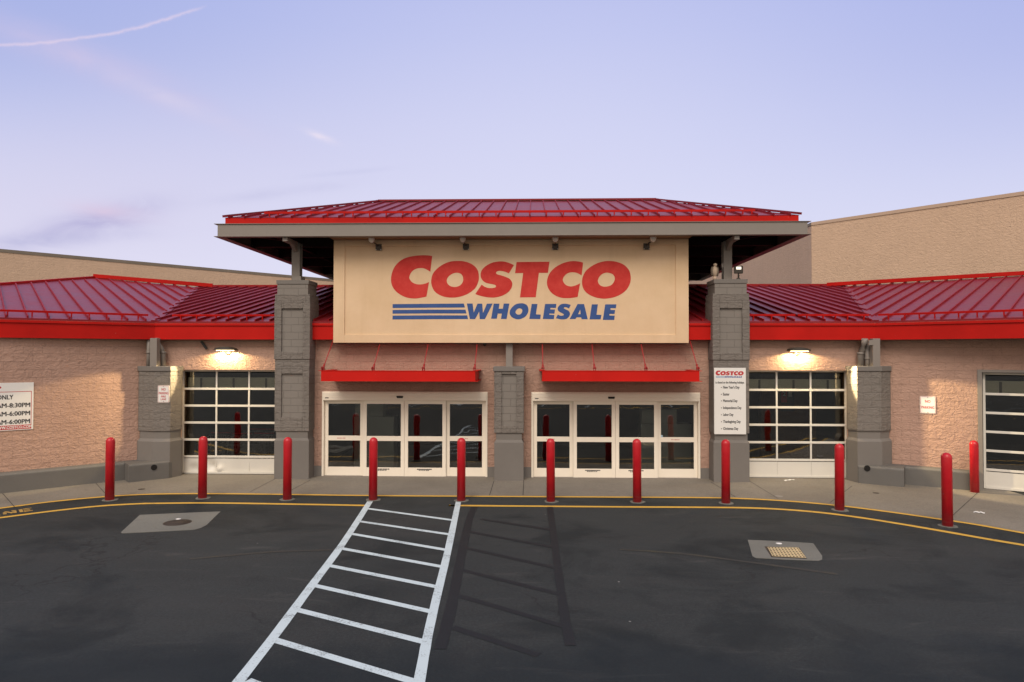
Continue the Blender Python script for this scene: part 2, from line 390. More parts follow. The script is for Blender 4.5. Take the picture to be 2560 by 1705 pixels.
def smooth_open(pts, n=6):
    out = []
    for i in range(len(pts) - 1):
        p0, p1, p2, p3 = pts[max(i - 1, 0)], pts[i], pts[i + 1], pts[min(i + 2, len(pts) - 1)]
        for k in range(n):
            t = k / n
            out.append(.5 * ((2 * p1) + (p2 - p0) * t + (2 * p0 - 5 * p1 + 4 * p2 - p3) * t * t + (3 * p1 - p0 - 3 * p2 + p3) * t ** 3))
    out.append(pts[-1]); return out
def strip(mb, pts, w, z, wob=0.0):
    L, Rr = [], []
    for i, p in enumerate(pts):
        d = pts[min(i + 1, len(pts) - 1)] - pts[max(i - 1, 0)]; d.z = 0; d.normalize()
        s = Vector((-d.y, d.x, 0)); ww = w / 2 * (1 + wob * random.uniform(-1, 1))
        L.append(p + s * ww); Rr.append(p - s * ww)
    for i in range(len(pts) - 1):
        mb.face([(Rr[i].x, Rr[i].y, z), (Rr[i+1].x, Rr[i+1].y, z), (L[i+1].x, L[i+1].y, z), (L[i].x, L[i].y, z)])
    return mb
def extend(pts, d0, d1):
    a = (pts[0] - pts[1]).normalized() * d0 + pts[0]; b = (pts[-1] - pts[-2]).normalized() * d1 + pts[-1]
    return [a] + pts + [b]

inner_px = [(0,1270.8),(119,1255.6),(221,1245.4),(306,1239),(400,1235.2),(541,1234.5),(730,1236.5),(922,1239.1),(1236,1241.2),(1540,1243),(1760,1244.3),(1867,1247.1),(1988.6,1254.3),(2110,1265.7),(2231,1281),(2345.7,1297.5),(2438.6,1311.4),(2560,1332.9)]
outer_l = [(0,1294.6),(84.9,1283.6),(169.9,1273.4),(254.8,1264.9),(339.7,1260),(400,1258.5),(540,1257.8),(760.8,1261.2),(913.7,1264.0)]
outer_r = [(1150.5,1264.2),(1540,1267.4),(1760,1268.6),(1902.9,1271),(2031.4,1279.6),(2145.7,1293.6),(2260,1311.6),(2367,1330),(2474.3,1348.9),(2560,1363.2)]
inner = smooth_open(extend([G(*p) for p in inner_px], 4, 4), 5)
mk = MB(); strip(mk, inner, .135, .005, .05); structure(mk.build('fire_lane_line', M['yellow']))
mk = MB(); strip(mk, smooth_open(extend([G(*p) for p in outer_l], 4, .02), 5), .145, .004, .05); structure(mk.build('fire_lane_line', M['yellow']))
mk = MB(); strip(mk, smooth_open(extend([G(*p) for p in outer_r], .02, 4), 5), .145, .004, .05); structure(mk.build('fire_lane_line', M['yellow']))

# pavement: from the inner yellow line back under the building
front = []
for i, p in enumerate(inner):
    d = inner[min(i + 1, len(inner) - 1)] - inner[max(i - 1, 0)]; d.normalize()
    front.append(p + Vector((-d.y, d.x, 0)) * .058)
pv = MB()
pz = .010
for i in range(len(front) - 1):
    a, b = front[i], front[i + 1]
    pv.face([(a.x, a.y, pz), (b.x, b.y, pz), (b.x, 9, pz), (a.x, 9, pz)])
    pv.face([(a.x, a.y, -.02), (b.x, b.y, -.02), (b.x, b.y, pz), (a.x, a.y, pz)])
structure(pv.build('pavement', M['walk'], fix=True))
jm = MB()
for a, b in [((6,1234),(35.7,1268)), ((239.5,1209),(268,1240)), ((689,1197.5),(625,1231)), ((776,1201),(716,1233)), ((1235,1203),(1224,1239)), ((1309.5,1203),(1307.5,1239)),
             ((1777,1206),(1838,1243)), ((1871,1202),(1946,1248)), ((2444,1233),(2374,1297)), ((2130,1216),(2075,1258))]:
    strip(jm, [G(*a), G(*b)], .016, pz + .003)
structure(jm.build('pavement_joint', M['joint']))

# crosswalk, blacked out crosswalk, faded traces
def Z8(x, y): return G(540 + x / 2.355, 1220 + y / 2.355)
cw = MB()
strip(cw, smooth_open([Z8(907,80), Z8(745,330), Z8(560,580), Z8(345,870), Z8(133,1142), Z8(-240,1620)], 4), .135, .0055, .04)
strip(cw, smooth_open([Z8(1428,78), Z8(1362,385), Z8(1300,640), Z8(1245,880), Z8(1196,1142), Z8(1105,1600)], 4), .125, .0055, .04)
for a, b in [((893,122),(1400,191)), ((845,197),(1382,275)), ((795,270),(1365,367)), ((730,355),(1345,467)), ((660,456),(1315,586)), ((572,573),(1280,732)), ((465,715),(1240,911)), ((335,893),(1185,1148)), ((180,1136),(1120,1480))]:
    strip(cw, [Z8(*a), (Z8(*a) + Z8(*b)) / 2, Z8(*b)], .118, .0045, .05)
structure(cw.build('crosswalk_marking', M['white']))
gh = MB()
strip(gh, smooth_open([Z8(1522,110), Z8(1490,190), Z8(1440,420), Z8(1385,700), Z8(1318,950)], 4), .15, .0055, .08)
strip(gh, smooth_open([Z8(1965,112), Z8(1988,280), Z8(2012,470), Z8(2050,740), Z8(2088,930)], 4), .13, .0055, .08)
for a, b in [((1560,184),(1972,247)), ((1490,258),(1988,350)), ((1455,350),(2005,472)), ((1440,482),(2030,627)), ((1420,632),(2055,817)), ((1390,820),(1900,985))]:
    strip(gh, [Z8(*a), (Z8(*a) + Z8(*b)) / 2, Z8(*b)], .12, .0045, .1)
structure(gh.build('blacked_out_crosswalk', M['ghost']))
fm = MB()
strip(fm, smooth_open([G(474,1398), G(560,1390), G(640,1383), G(700,1379), G(860,1374)], 5), .10, .0042, .2)
strip(fm, smooth_open([G(1550,1374), G(1700,1384), G(1860,1404), G(1985,1421), G(2095,1436)], 5), .10, .0042, .2)
structure(fm.build('faded_road_marking', M['faded']))
# stall lines behind the camera (they show as reflections in the glass)
sm_ = MB()
for i in range(9):
    x = -14 + i * 2.9; strip(sm_, [Vector((x, -25.5, 0)), Vector((x + .9, -31, 0))], .1, .004)
    strip(sm_, [Vector((x + 1, -33.5, 0)), Vector((x + 2, -39, 0))], .1, .004)
structure(sm_.build('parking_stall_line', M['white']))
isl = MB()
strip(isl, smooth_open([Vector((-12, -23.4, 0)), Vector((-4, -24.4, 0)), Vector((3, -23.6, 0)), Vector((10, -24.6, 0))], 6), .14, .004)
structure(isl.build('lane_line', M['yellow']))

# text helper -------------------------------------------------------
def text_mesh(name, lines, mat, parent=None, bold=0.0, depth=.0012):
    """lines: (string, origin, right vector, up vector, cap height, width or None, align)"""
    mb = MB()
    for (s, o, rt, up, h, wd, al) in lines:
        cu = bpy.data.curves.new('tmp_text', 'FONT'); cu.body = s; cu.size = 1.0; cu.offset = 0.0; cu.resolution_u = 2
        ob = bpy.data.objects.new('tmp_text', cu); COL.objects.link(ob)
        dg = bpy.context.evaluated_depsgraph_get(); me = bpy.data.meshes.new_from_object(ob.evaluated_get(dg))
        xs = [v.co.x for v in me.vertices]; x0, x1 = min(xs), max(xs)
        k = h / .73; kx = k if wd is None else wd / (x1 - x0)
        sh = {'L': 0, 'C': .5, 'R': 1}[al]; rt, up, o = Vector(rt).normalized(), Vector(up).normalized(), Vector(o)
        nrm = rt.cross(up)
        # heavier strokes: the glyphs laid a few times with tiny shifts, each a hair proud of the last
        for q, (ax, ay) in enumerate([(0, 0)] if bold <= 0 else [(-1, -.6), (1, -.6), (-1, .6), (1, .6), (0, 0)]):
            for p in me.polygons:
                mb.face([o + rt * ((me.vertices[i].co.x - x0 - sh * (x1 - x0)) * kx + ax * bold * kx) + up * ((me.vertices[i].co.y + ay * bold) * k) + nrm * (.0003 * q) for i in p.vertices])
        bpy.data.objects.remove(ob); bpy.data.curves.remove(cu); bpy.data.meshes.remove(me)
    return mb.build(name, mat, parent)

# LANE lettering on the asphalt at the left edge
def quadpaint(mb, pts, z): mb.face([(p.x, p.y, z) for p in pts])
def Zl(x, y): return G(x / 5.8875, 1180 + y / 5.8875)
lt = MB()
for poly in [[(40,600),(95,592),(100,622),(45,628)], [(52,592),(92,580),(205,600),(170,612)], [(165,570),(240,562),(246,602),(190,606)],
             [(270,556),(325,548),(345,588),(292,594)], [(330,546),(455,528),(462,536),(338,555)], [(345,562),(440,552),(446,560),(352,571)], [(350,580),(480,562),(488,571),(358,590)],
             [(-30,640),(0,632),(8,640),(-20,650)]]:
    quadpaint(lt, [Zl(*p) for p in reversed(poly)], .0052)
structure(lt.build('fire_lane_lettering', M['yellowworn'], fix=True))

# ------------------------------------------------------------------ building
B = thing('store_building', (0, 0, 0), 'single storey tan block store entrance with red metal roofs, gray block pillars and glass doors', 'building')
YW, YS, YP = 0.0, -.45, -.47
EAVE_Y = -.30
PHI, PHL, PHR = R(40), R(43), R(31)          # eaves, left wing wall, right wing wall
def axes(ph): return Vector((math.cos(ph), -math.sin(ph), 0)), Vector((-math.sin(ph), -math.cos(ph), 0))
dRf, nRf = axes(PHI); dLf, nLf = Vector((-dRf.x, dRf.y, 0)), Vector((-nRf.x, nRf.y, 0))      # along / outward at the eaves
dR, nR = axes(PHR); dL, nL = axes(PHL); dL, nL = Vector((-dL.x, dL.y, 0)), Vector((-nL.x, nL.y, 0))   # and at the walls
EL = F(387, 804.4, EAVE_Y); ER = F(2187, 802.2, EAVE_Y)           # eave corners
ZE = (EL.z + ER.z) / 2
ZFD = (FZ(387, 815.4, EAVE_Y) + FZ(2187, 814.9, EAVE_Y)) / 2      # drip line between the two fascia bands
ZFB = (FZ(387, 847.7, EAVE_Y) + FZ(2187, 848.1, EAVE_Y)) / 2
tn = math.tan(PHI / 2)
WL = Vector((EL.x - .30 * tn, 0, 0)); WR = Vector((ER.x + .30 * tn, 0, 0))   # wall corners at y=0
ZT = ZFB + .12                                                        # wall tops run up behind the fascia
# doors
DL0, DL1 = FX(806.4, 0), FX(1219.1, 0); DR0, DR1 = FX(1328.5, 0), FX(1749.5, 0)
DZ = (FZ(1010, 978.8, 0) + FZ(1540, 981, 0)) / 2
GL0, GL1 = FX(456, .2), FX(709, .2); GR0, GR1 = FX(1852, .2), FX(2116.5, .2)
GZL = FZ(560, 924.5, 0); GZR = FZ(2000, 926, 0)

def wall_run(mb, o, d, n, spans, z0, z1, th=.30):
    """wall segments along d from o; spans [(s0,s1,z0,z1)] are openings"""
    o, d, n = Vector(o), Vector(d), Vector(n)
    def seg(s0, s1, za, zb):
        if s1 - s0 < 1e-4 or zb - za < 1e-4: return
        mb.obox(o + d * s0 + Vector((0, 0, za)), d * (s1 - s0), -n * th, Vector((0, 0, zb - za)))
    spans = sorted(spans); cur = 0.0
    for (s0, s1, a, b) in spans[:-1]:
        seg(cur, s0, z0, z1); seg(s0, s1, z0, a); seg(s0, s1, b, z1); cur = s1
    seg(cur, spans[-1][0], z0, z1)
xl, xr = FX(731, 0), FX(1827, 0)
def flat_wall(x0, x1, openings):
    mb = MB(); wall_run(mb, (x0, 0, 0), (1, 0, 0), (0, -1, 0), [(a - x0, b - x0, 0, c) for a, b, c in openings] + [(x1 - x0, 0, 0, 0)], 0, ZT); return mb
flat_wall(xl, xr, [(DL0, DL1, DZ), (DR0, DR1, DZ)]).build('wall', M['wall'], B)
flat_wall(WL.x, xl, [(GL0, GL1, GZL)]).build('wall', M['wall'], B)
flat_wall(xr, WR.x, [(GR0, GR1, GZR)]).build('wall', M['wall'], B)
# outer wings
LL = 9.0
jx = at_plane(2446, 1000, WR, nR); sj = (jx - WR).dot(dR); gz3 = at_plane(2460, 931, WR, nR).z
mb = MB(); mb.obox(WL, dL * LL, -nL * .3, (0, 0, ZT)); mb.build('wall', M['wall'], B)
mb = MB(); wall_run(mb, WR, dR, nR, [(sj + .02, sj + 3.05, 0, gz3), (LL, 0, 0, 0)], 0, ZT); mb.build('wall', M['wall'], B)
# gray painted strip at the wall foot beside the doors
for x0, x1 in [(xl + .5, DL0), (DL1, FX(1240, -.1)), (FX(1306, -.1), DR0), (DR1, xr - .5)]:
    bs = MB(); bs.box(x0, x1 - .001, -.012, 0, 0, .30); bs.build('painted_base_strip', M['gsmooth'], B)

# ---- tall pillars
def recess(mb, x0, x1, y, yb, z0, z1, px0, px1, pz0, pz1):
    """block with a framed hole in its face (the panel inside is a separate mesh)"""
    mb.box(x0, px0, y, yb, z0, z1); mb.box(px1, x1, y, yb, z0, z1)
    mb.box(px0, px1, y, yb, z0, pz0); mb.box(px0, px1, y, yb, pz1, z1)
def zl(py, y=YP): return FZ(731, py, y)
def tall_pillar(xc):
    p = MB(); yb = .29
    r = MB()
    recess(r, xc - .50, xc + .50, YP - .03, yb, zl(898.2), zl(753.2), xc - .30, xc + .30, zl(879.6), zl(771.4))
    r.box(xc - .49, xc + .49, YP - .02, yb - .002, zl(753.2), zl(735.4))
    r.box(xc - .485, xc + .485, YP - .005, yb - .004, zl(916.4), zl(898.2))
    recess(r, xc - .482, xc + .482, YP - .015, yb - .006, zl(1078), zl(916.4), xc - .295, xc + .295, zl(1042.2), zl(934.3))
    o = r.build('pillar', M['gsplit'], B, .012)
    q = MB(); q.box(xc - .30, xc + .30, YP + .025, yb - .1, zl(879.6), zl(771.4)); q.build('recessed_panel', M['gblock'], o)
    q = MB(); q.box(xc - .295, xc + .295, YP + .035, yb - .1, zl(1042.2), zl(934.3)); q.build('recessed_panel', M['gblock'], o)
    q = MB(); q.box(xc - .43, xc + .43, YP, yb - .008, zl(735.4), zl(710.4)); q.build('neck', M['gblock'], o)
    c = MB(); c.box(xc - .455, xc + .455, YP - .02, yb + .01, zl(710.4), zl(700.2)); c.build('cap', M['gsmooth'], o, .008)
    s = MB(); s.box(xc - .44, xc + .44, YP + .02, yb - .01, zl(1097), zl(1078))
    za, zb = zl(1101.5), zl(1095); ya = YP - .01
    s.hexa([(xc-.482,ya,za),(xc+.482,ya,za),(xc+.482,yb,za),(xc-.482,yb,za)], [(xc-.44,YP+.02,zb),(xc+.44,YP+.02,zb),(xc+.44,yb-.01,zb),(xc-.44,yb-.01,zb)])
    s.box(xc - .482, xc + .482, ya, yb, 0, za)
    s.build('base', M['gsmooth'], o)
    return o
XPL, XPR = FX(730.5, YP), FX(1827.5, YP)
tall_pillar(XPL); tall_pillar(XPR)
ZCAP = zl(700.2)

# ---- centre pilaster
yc = -.50; xc = FX(1272.5, yc)
def zc(py): return FZ(1272, py, yc)
r = MB(); recess(r, xc - .405, xc + .405, yc, -.001, zc(1082.7), zc(928.2), xc - .20, xc + .20, zc(1064.8), zc(935.3)); pil = r.build('pilaster', M['gsplit'], B, .012)
q = MB(); q.box(xc - .20, xc + .20, yc + .05, -.001, zc(1064.8), zc(935.3)); q.build('recessed_panel', M['gblock'], pil)
c = MB(); c.box(xc - .432, xc + .432, yc - .03, -.001, zc(928.2), zc(916.3)); c.build('cap', M['gsmooth'], pil, .012)
s = MB(); s.box(xc - .352, xc + .352, yc + .04, -.001, zc(1100), zc(1082.7))
s.hexa([(xc-.40,yc,zc(1107)),(xc+.40,yc,zc(1107)),(xc+.40,-.001,zc(1107)),(xc-.40,-.001,zc(1107))], [(xc-.352,yc+.04,zc(1100)),(xc+.352,yc+.04,zc(1100)),(xc+.352,-.001,zc(1100)),(xc-.352,-.001,zc(1100))])
s.box(xc - .40, xc + .40, yc, -.001, 0, zc(1107)); s.build('base', M['gsmooth'], pil)
po = MB(); po.box(xc - .092, xc + .092, -.32, -.14, zc(916.3), 4.2); po.build('post', M['gmetal'], B)

# ---- corner pilasters (half octagon in the re-entrant corner) with low plinths
def corner_pier(C, d_in, d_out, n_in, n_out, px, ref):
    """C wall corner; px: image columns of outer wall edge, face edge, face edge, inner wall edge"""
    b = (n_in * 1.0 + n_out * .16).normalized(); t = Vector((-b.y, b.x, 0)); t = t if t.dot(d_in) > 0 else -t
    p0 = C + b * .50
    fl = lambda v: Vector((v.x, v.y, 0))
    w0 = fl(at_plane(px[0], 1000, C + n_out * .10, n_out)); a2 = fl(at_plane(px[1], 1000, p0, b)); a1 = fl(at_plane(px[2], 1000, p0, b)); w1 = fl(at_plane(px[3], 1000, C + n_in * .10, n_in))
    def order(pts):
        area = sum(pts[i].x * pts[(i + 1) % len(pts)].y - pts[(i + 1) % len(pts)].x * pts[i].y for i in range(len(pts)))
        return pts if area > 0 else pts[::-1]
    def poly(g):
        return order([C - b * .02, w0 - n_out * .12 + d_out * g, w0 + d_out * g, a2 + b * g - t * g * .4, a1 + b * g + t * g * .4, w1 + d_in * g, w1 - n_in * .12 + d_in * g])
    def z(py): return at_plane(ref, py, p0, b).z
    rr = MB(); rr.prism(poly(0), z(1078), z(928)); o = rr.build('pilaster', M['gsplit'], B, .012)
    cc = MB(); cc.prism(poly(.03), z(928), z(915.5)); cc.build('cap', M['gsmooth'], o, .01)
    ss = MB(); ss.prism(poly(-.04), z(1101), z(1078)); lo = poly(.02); hi = poly(-.04)
    ss.hexa([(p.x, p.y, z(1104)) for p in lo], [(p.x, p.y, z(1097)) for p in hi])
    ss.prism(lo, 0, z(1104)); ss.build('base', M['gsmooth'], o)
    return b, t, p0, a1 if True else a2, a2, w1
bLc, tLc, pLc, a1L, a2L, w1L = corner_pier(WL, Vector((1, 0, 0)), dL, Vector((0, -1, 0)), nL, (348, 384, 426, 451), 405)
bRc, tRc, pRc, a1R, a2R, w1R = corner_pier(WR, Vector((-1, 0, 0)), dR, Vector((0, -1, 0)), nR, (2226, 2203, 2143, 2121), 2173)
def plinth(C, d, n, b, a1, w1, s1, pxstep, n_in):
    p = MB(); h = .47; dp = .33
    st = at_plane(pxstep, 1150, C + n * dp, n); s0 = (st - C).dot(d)
    def slab(base, top):
        lo = [Vector((q.x, q.y, 0)) for q in base]; hi = [Vector((q.x, q.y, h - .03)) for q in base]; hi2 = [Vector((q.x, q.y, h + .02)) for q in top]
        ar = sum(lo[i].x * lo[(i + 1) % len(lo)].y - lo[(i + 1) % len(lo)].x * lo[i].y for i in range(len(lo)))
        if ar < 0: lo, hi, hi2 = lo[::-1], hi[::-1], hi2[::-1]
        p.hexa(lo, hi); p.hexa([q + Vector((0, 0, .0005)) for q in hi], hi2)
    slab([C + d * s0, C + d * s1, C + d * s1 + n * dp, C + d * s0 + n * dp], [C + d * s0, C + d * s1, C + d * s1 + n * (dp - .05), C + d * s0 + n * (dp - .05)])
    q1 = a1 + b * .05; k = (q1 - C).dot(n); f1 = q1 - d * 0
    e = C + d * (s0 + .002) + n * k; f = C + d * (s0 + .002)
    slab([w1 - n_in * .12, w1 + b * .02, q1, e, f, C], [w1 - n_in * .12, w1 - b * .02, q1 - b * .05, e - n * .05, f, C])
    o = p.build('plinth', M['plinth'], B, .01)
    return k
kL = plinth(WL, dL, nL, bLc, a1L, w1L, LL, 312, Vector((0, -1, 0))); kR = plinth(WR, dR, nR, bRc, a1R, w1R, sj - .02, 2262, Vector((0, -1, 0)))
# weep pipes through the plinths
for (px, py, C, d, n, k) in [(385, 1168.5, WL, dL, nL, kL), (2168, 1171, WR, dR, nR, kR)]:
    q = at_plane(px, py, C + n * k, n)
    m_ = MB(); m_.tube([q + n * .012, q - n * .05], .078, 16); m_.build('weep_hole', M['hole'], B)

# ---- sliding entrance doors
def sliding_door(x0, x1, zt, pn, sensor_px):
    o = MB()
    w = x1 - x0; t = .055
    o.box(x0, x0 + t, -.03, .14, 0, zt); o.box(x1 - t, x1, -.03, .14, 0, zt)
    o.box(x0 + t, x1 - t, -.03, .12, zt - .035, zt)
    fr = o.build('sliding_door', M['cream'], B, .004)
    hd = MB(); hd.box(x0 + t - .02, x1 - t + .02, -.075, .10, zt - .245, zt - .035)
    hd.box(x0 + t - .02, x1 - t + .02, -.082, -.075, zt - .150, zt - .142)
    hd.build('header', M['cream'], fr, .006)
    def panel(a, b, y, name):
        st = .10; m = MB(); zt2 = zt - .247; zb = .02
        rails = [(zb, .262), (1.008, 1.145), (zt2 - .10, zt2)]
        m.box(a, a + st, y, y + .045, zb, zt2); m.box(b - st, b, y, y + .045, zb, zt2)
        for r0, r1 in rails: m.box(a + st, b - st, y + .002, y + .043, r0, r1)
        o2 = m.build(name, M['cream'], fr, .004)
        g = MB(); g.box(a + st - .01, b - st + .01, y + .018, y + .024, .255, 1.02); g.box(a + st - .01, b - st + .01, y + .018, y + .024, 1.13, zt2 - .09)
        g.build('glass', M['glass'], fr)
        return rails
    q = [x0 + t + .003 + (w - 2 * t - .006) * k / 4 for k in range(5)]
    panel(q[0], q[1] - .03, .055, 'fixed_panel'); panel(q[3] + .03, q[4], .055, 'fixed_panel')
    panel(q[1] - .03, q[2] - .003, -.015, 'sliding_panel'); panel(q[2] + .003, q[3] + .03, -.015, 'sliding_panel')
    xm = (x0 + x1) / 2 - .12
    s = MB(); s.hexa([(xm-.07,-.115,zt-.175),(xm+.07,-.115,zt-.175),(xm+.09,-.083,zt-.175),(xm-.09,-.083,zt-.175)], [(xm-.095,-.125,zt-.115),(xm+.095,-.125,zt-.115),(xm+.10,-.083,zt-.115),(xm-.10,-.083,zt-.115)])
    s.build('motion_sensor', M['black'], fr, .01)
    n = MB(); n.box(x0 + .10, x0 + .20, -.077, -.0755, zt - .19, zt - .165); n.build('maker_plate', M['ink'], fr)
    # small red notices on the fixed rails, black notices on the sliding bottom rails
    for a in (q[1] + .30, q[2] + .36):
        k = MB()
        for j in range(9): k.box(a + j * .047, a + j * .047 + random.uniform(.036, .046), -.0165, -.0155, .205, .232)
        for j in range(6): k.box(a + .05 + j * .05, a + .05 + j * .05 + random.uniform(.03, .048), -.0165, -.0155, .176, .196)
        k.build('bottom_rail_notice', M['ink'], fr)
    for a in (q[0] + .36, q[3] + .42):
        rr = MB()
        for j in range(7): rr.box(a + j * .034, a + j * .034 + random.uniform(.014, .028), .0535, .0545, 1.065, 1.085)
        rr.build('push_bar_notice', M['inkred'], fr)
    th = MB(); th.box(x0, x1, -.05, .16, .011, .02); th.build('threshold', M['gmetal'], fr)
    return fr
sliding_door(DL0, DL1, DZ, 'a', 0); fr2 = sliding_door(DR0, DR1, DZ, 'b', 0)
st = MB(); st.box(FX(1649, .07), FX(1656, .07), .0565, .0575, 1.14, 1.205); st.build('window_sticker', plain('pale_blue_sticker', (.45, .62, .75, 1), .5), fr2)

# ---- sectional garage doors
def garage_door(o, d, n, w, h, ncol, dents=False, stile0=.09, pitch=None):
    """o left foot, d along, n outward; glazed sections with a solid bottom one"""
    o, d, n = Vector(o), Vector(d).normalized(), Vector(n).normalized(); up = Vector((0, 0, 1))
    def bx(mb, s0, s1, z0, z1, f, th): mb.obox(o + d * s0 + n * (f - th) + up * z0, d * (s1 - s0), n * th, up * (z1 - z0))
    fr = MB(); sec = (h - .08) / 6; rails = []
    bx(fr, 0, .055, .02, h, 0, .05); bx(fr, w - .055, w, .02, h, 0, .05)
    pw = (w - .11) / ncol
    for k in range(1, ncol): bx(fr, .055 + k * pw - .024, .055 + k * pw + .024, sec + .02, h, -.003, .044)
    for k in range(1, 6):
        zc_ = .02 + sec * k
        bx(fr, .055, w - .055, zc_ - .030, zc_ + .030, .004, .05)
    bx(fr, .055, w - .055, h - .05, h, .002, .05)
    fo = fr.build('garage_door', M['cream2'], B, .004)
    bp = MB()
    # pressed bottom panels, gridded so that dents can be pushed in
    nx, nz = 26, 16
    for c in range(ncol):
        s0, s1 = .055 + c * pw + (.0 if c == 0 else .012), .055 + (c + 1) * pw - (.0 if c == ncol - 1 else .012)
        def pt(i, j):
            s = s0 + (s1 - s0) * i / nx; z = .02 + (sec - .05) * j / nz; f = -.012
            if dents:
                for (ds, dz, r, a) in [(.37, .14, .15, .07), (.92, .22, .12, .06), (1.10, .16, .10, -.05), (1.7, .08, .35, .035), (.75, .30, .22, .05), (.55, .08, .1, -.04), (2.3, .2, .3, .02)]:
                    f -= a * math.exp(-((s - ds) ** 2 + (z - dz) ** 2) / r ** 2)
            return o + d * s + n * f + up * z
        for i in range(nx):
            for j in range(nz):
                quad = [pt(i, j), pt(i + 1, j), pt(i + 1, j + 1), pt(i, j + 1)]
                if (quad[1] - quad[0]).cross(quad[2] - quad[1]).dot(n) < 0: quad.reverse()
                bp.face(quad, True)
        if c: bx(bp, .055 + c * pw - .012, .055 + c * pw + .012, .02, sec - .03, -.02, .02)
    bx(bp, .055, w - .055, .02, .075, .006, .03)
    bp.build('bottom_panel', M['cream2'], fo)
    gl = MB()
    for k in range(1, 6): bx(gl, .05, w - .05, .02 + sec * k + .02, .02 + sec * (k + 1) - .02, -.02, .006)
    gl.build('glass', M['glass'], fo)
    se = MB(); bx(se, 0, w, .0, .02, -.005, .05); se.build('bottom_seal', M['black'], fo)
    return fo
garage_door((GL0, .20, 0), (1, 0, 0), (0, -1, 0), GL1 - GL0, GZL - .005, 3, True)
garage_door((GR0, .20, 0), (1, 0, 0), (0, -1, 0), GR1 - GR0, GZR - .005, 3)
g3 = WR + dR * (sj + .10) - nR * .16
garage_door(g3, dR, nR, 2.85, gz3 - .01, 3)
# steel jamb round the third door
jm = MB()
for a, b, z0, z1 in [(sj - .02, sj + .085, 0, gz3 + .0), (sj + 2.97, sj + 3.08, 0, gz3), (sj - .02, sj + 3.08, gz3, gz3 + .07)]:
    jm.obox(WR + dR * a + nR * .03 + Vector((0, 0, z0)), dR * (b - a), -nR * .2, (0, 0, z1 - z0))
jm.build('door_jamb', M['gmetal'], B, .006)

# ---- rooms behind the glass
im = MB()
def inroom(x0, x1, y0, y1, z1):
    im.face([(x0,y1,0),(x1,y1,0),(x1,y1,z1),(x0,y1,z1)]); im.face([(x0,y0,0),(x0,y1,0),(x0,y1,z1),(x0,y0,z1)])
    im.face([(x1,y1,0),(x1,y0,0),(x1,y0,z1),(x1,y1,z1)]); im.face([(x0,y0,z1),(x0,y1,z1),(x1,y1,z1),(x1,y0,z1)])
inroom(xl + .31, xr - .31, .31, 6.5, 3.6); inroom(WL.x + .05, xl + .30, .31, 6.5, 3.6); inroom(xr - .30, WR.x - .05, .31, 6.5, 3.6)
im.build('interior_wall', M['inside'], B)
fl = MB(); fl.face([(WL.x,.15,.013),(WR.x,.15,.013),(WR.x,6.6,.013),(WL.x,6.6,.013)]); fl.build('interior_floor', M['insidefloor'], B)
ib = MB(); ib.box(FX(1902, 2.0), FX(2040, 2.0), 2.0, 2.25, .014, 3.4); ib.build('reflection_slab', M['reflectbrown'], B)  # brown slab standing in for a brownish reflection in the glass
# third room
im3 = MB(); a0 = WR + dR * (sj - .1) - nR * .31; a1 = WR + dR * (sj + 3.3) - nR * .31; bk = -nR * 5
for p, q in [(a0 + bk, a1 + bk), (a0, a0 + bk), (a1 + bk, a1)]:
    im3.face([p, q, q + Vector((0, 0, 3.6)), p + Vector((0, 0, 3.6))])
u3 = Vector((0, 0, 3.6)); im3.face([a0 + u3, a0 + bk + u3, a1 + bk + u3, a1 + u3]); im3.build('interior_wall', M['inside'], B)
# pale raised inner screens just behind the garage doors
def screen(o, d, n, w, z0, z1):
    o, d, n = Vector(o), Vector(d), Vector(n); m = MB(); m.obox(o + Vector((0, 0, z0)), d * w, -n * .04, (0, 0, z1 - z0))
    k = .35
    p = m.build('inner_screen', M['beige'], B)
    while k < w:
        q = MB(); q.obox(o + d * k + n * .005 + Vector((0, 0, z0 + .02)), d * .06, -n * .012, (0, 0, z1 - z0 - .04)); k += .95
        q.build('screen_divider', M['gmetal'], p)
    r_ = MB(); r_.obox(o + n * .01 + Vector((0, 0, z0 - .03)), d * w, -n * .06, (0, 0, .03))
    r_.build('screen_rail', M['cream2'], p)
zs0, zs1 = FZ(560, 971, .25), FZ(560, 943.5, .25)
screen((GL0 + .15, .255, 0), (1, 0, 0), (0, -1, 0), GL1 - GL0 - .3, zs0, zs1)
zs0, zs1 = FZ(1990, 975, .25), FZ(1990, 948, .25)
screen((GR0 + .15, .255, 0), (1, 0, 0), (0, -1, 0), GR1 - GR0 - .3, zs0, zs1)
screen(g3 - nR * .10, dR, nR, 2.8, gz3 - .55, gz3 - .22)

# ---- lower roofs
SL = .2; RUN = 9.3
ZR_ = ZE + SL * RUN
RL = Vector((EL.x - tn * RUN, EAVE_Y + RUN, ZR_)); RRr = Vector((ER.x + tn * RUN, EAVE_Y + RUN, ZR_))
ELz, ERz = Vector((EL.x, EAVE_Y, ZE)), Vector((ER.x, EAVE_Y, ZE))
def seam(mb, a, b, up, w=.03, h=.062):
    mb.bar(Vector(a) + Vector(up) * (h / 2), Vector(b) + Vector(up) * (h / 2), w, h, up)
def clip_line(p, d, poly):
    """clip the ray p + t d (t>=0) in plan against a convex polygon; returns (t0, t1) or None"""
    t0, t1 = 0.0, 1e9; n = len(poly)
    for i in range(n):
        a, b = poly[i], poly[(i + 1) % n]; e = Vector((b[0] - a[0], b[1] - a[1])); nn = Vector((-e.y, e.x))
        num = (Vector((a[0], a[1])) - Vector((p.x, p.y))).dot(nn); den = Vector((d.x, d.y)).dot(nn)
        if abs(den) < 1e-9:
            if num > 1e-6: return None
            continue
        t = num / den
        if den > 0: t0 = max(t0, t)
        else: t1 = min(t1, t)
    return (t0, t1) if t1 - t0 > .05 else None
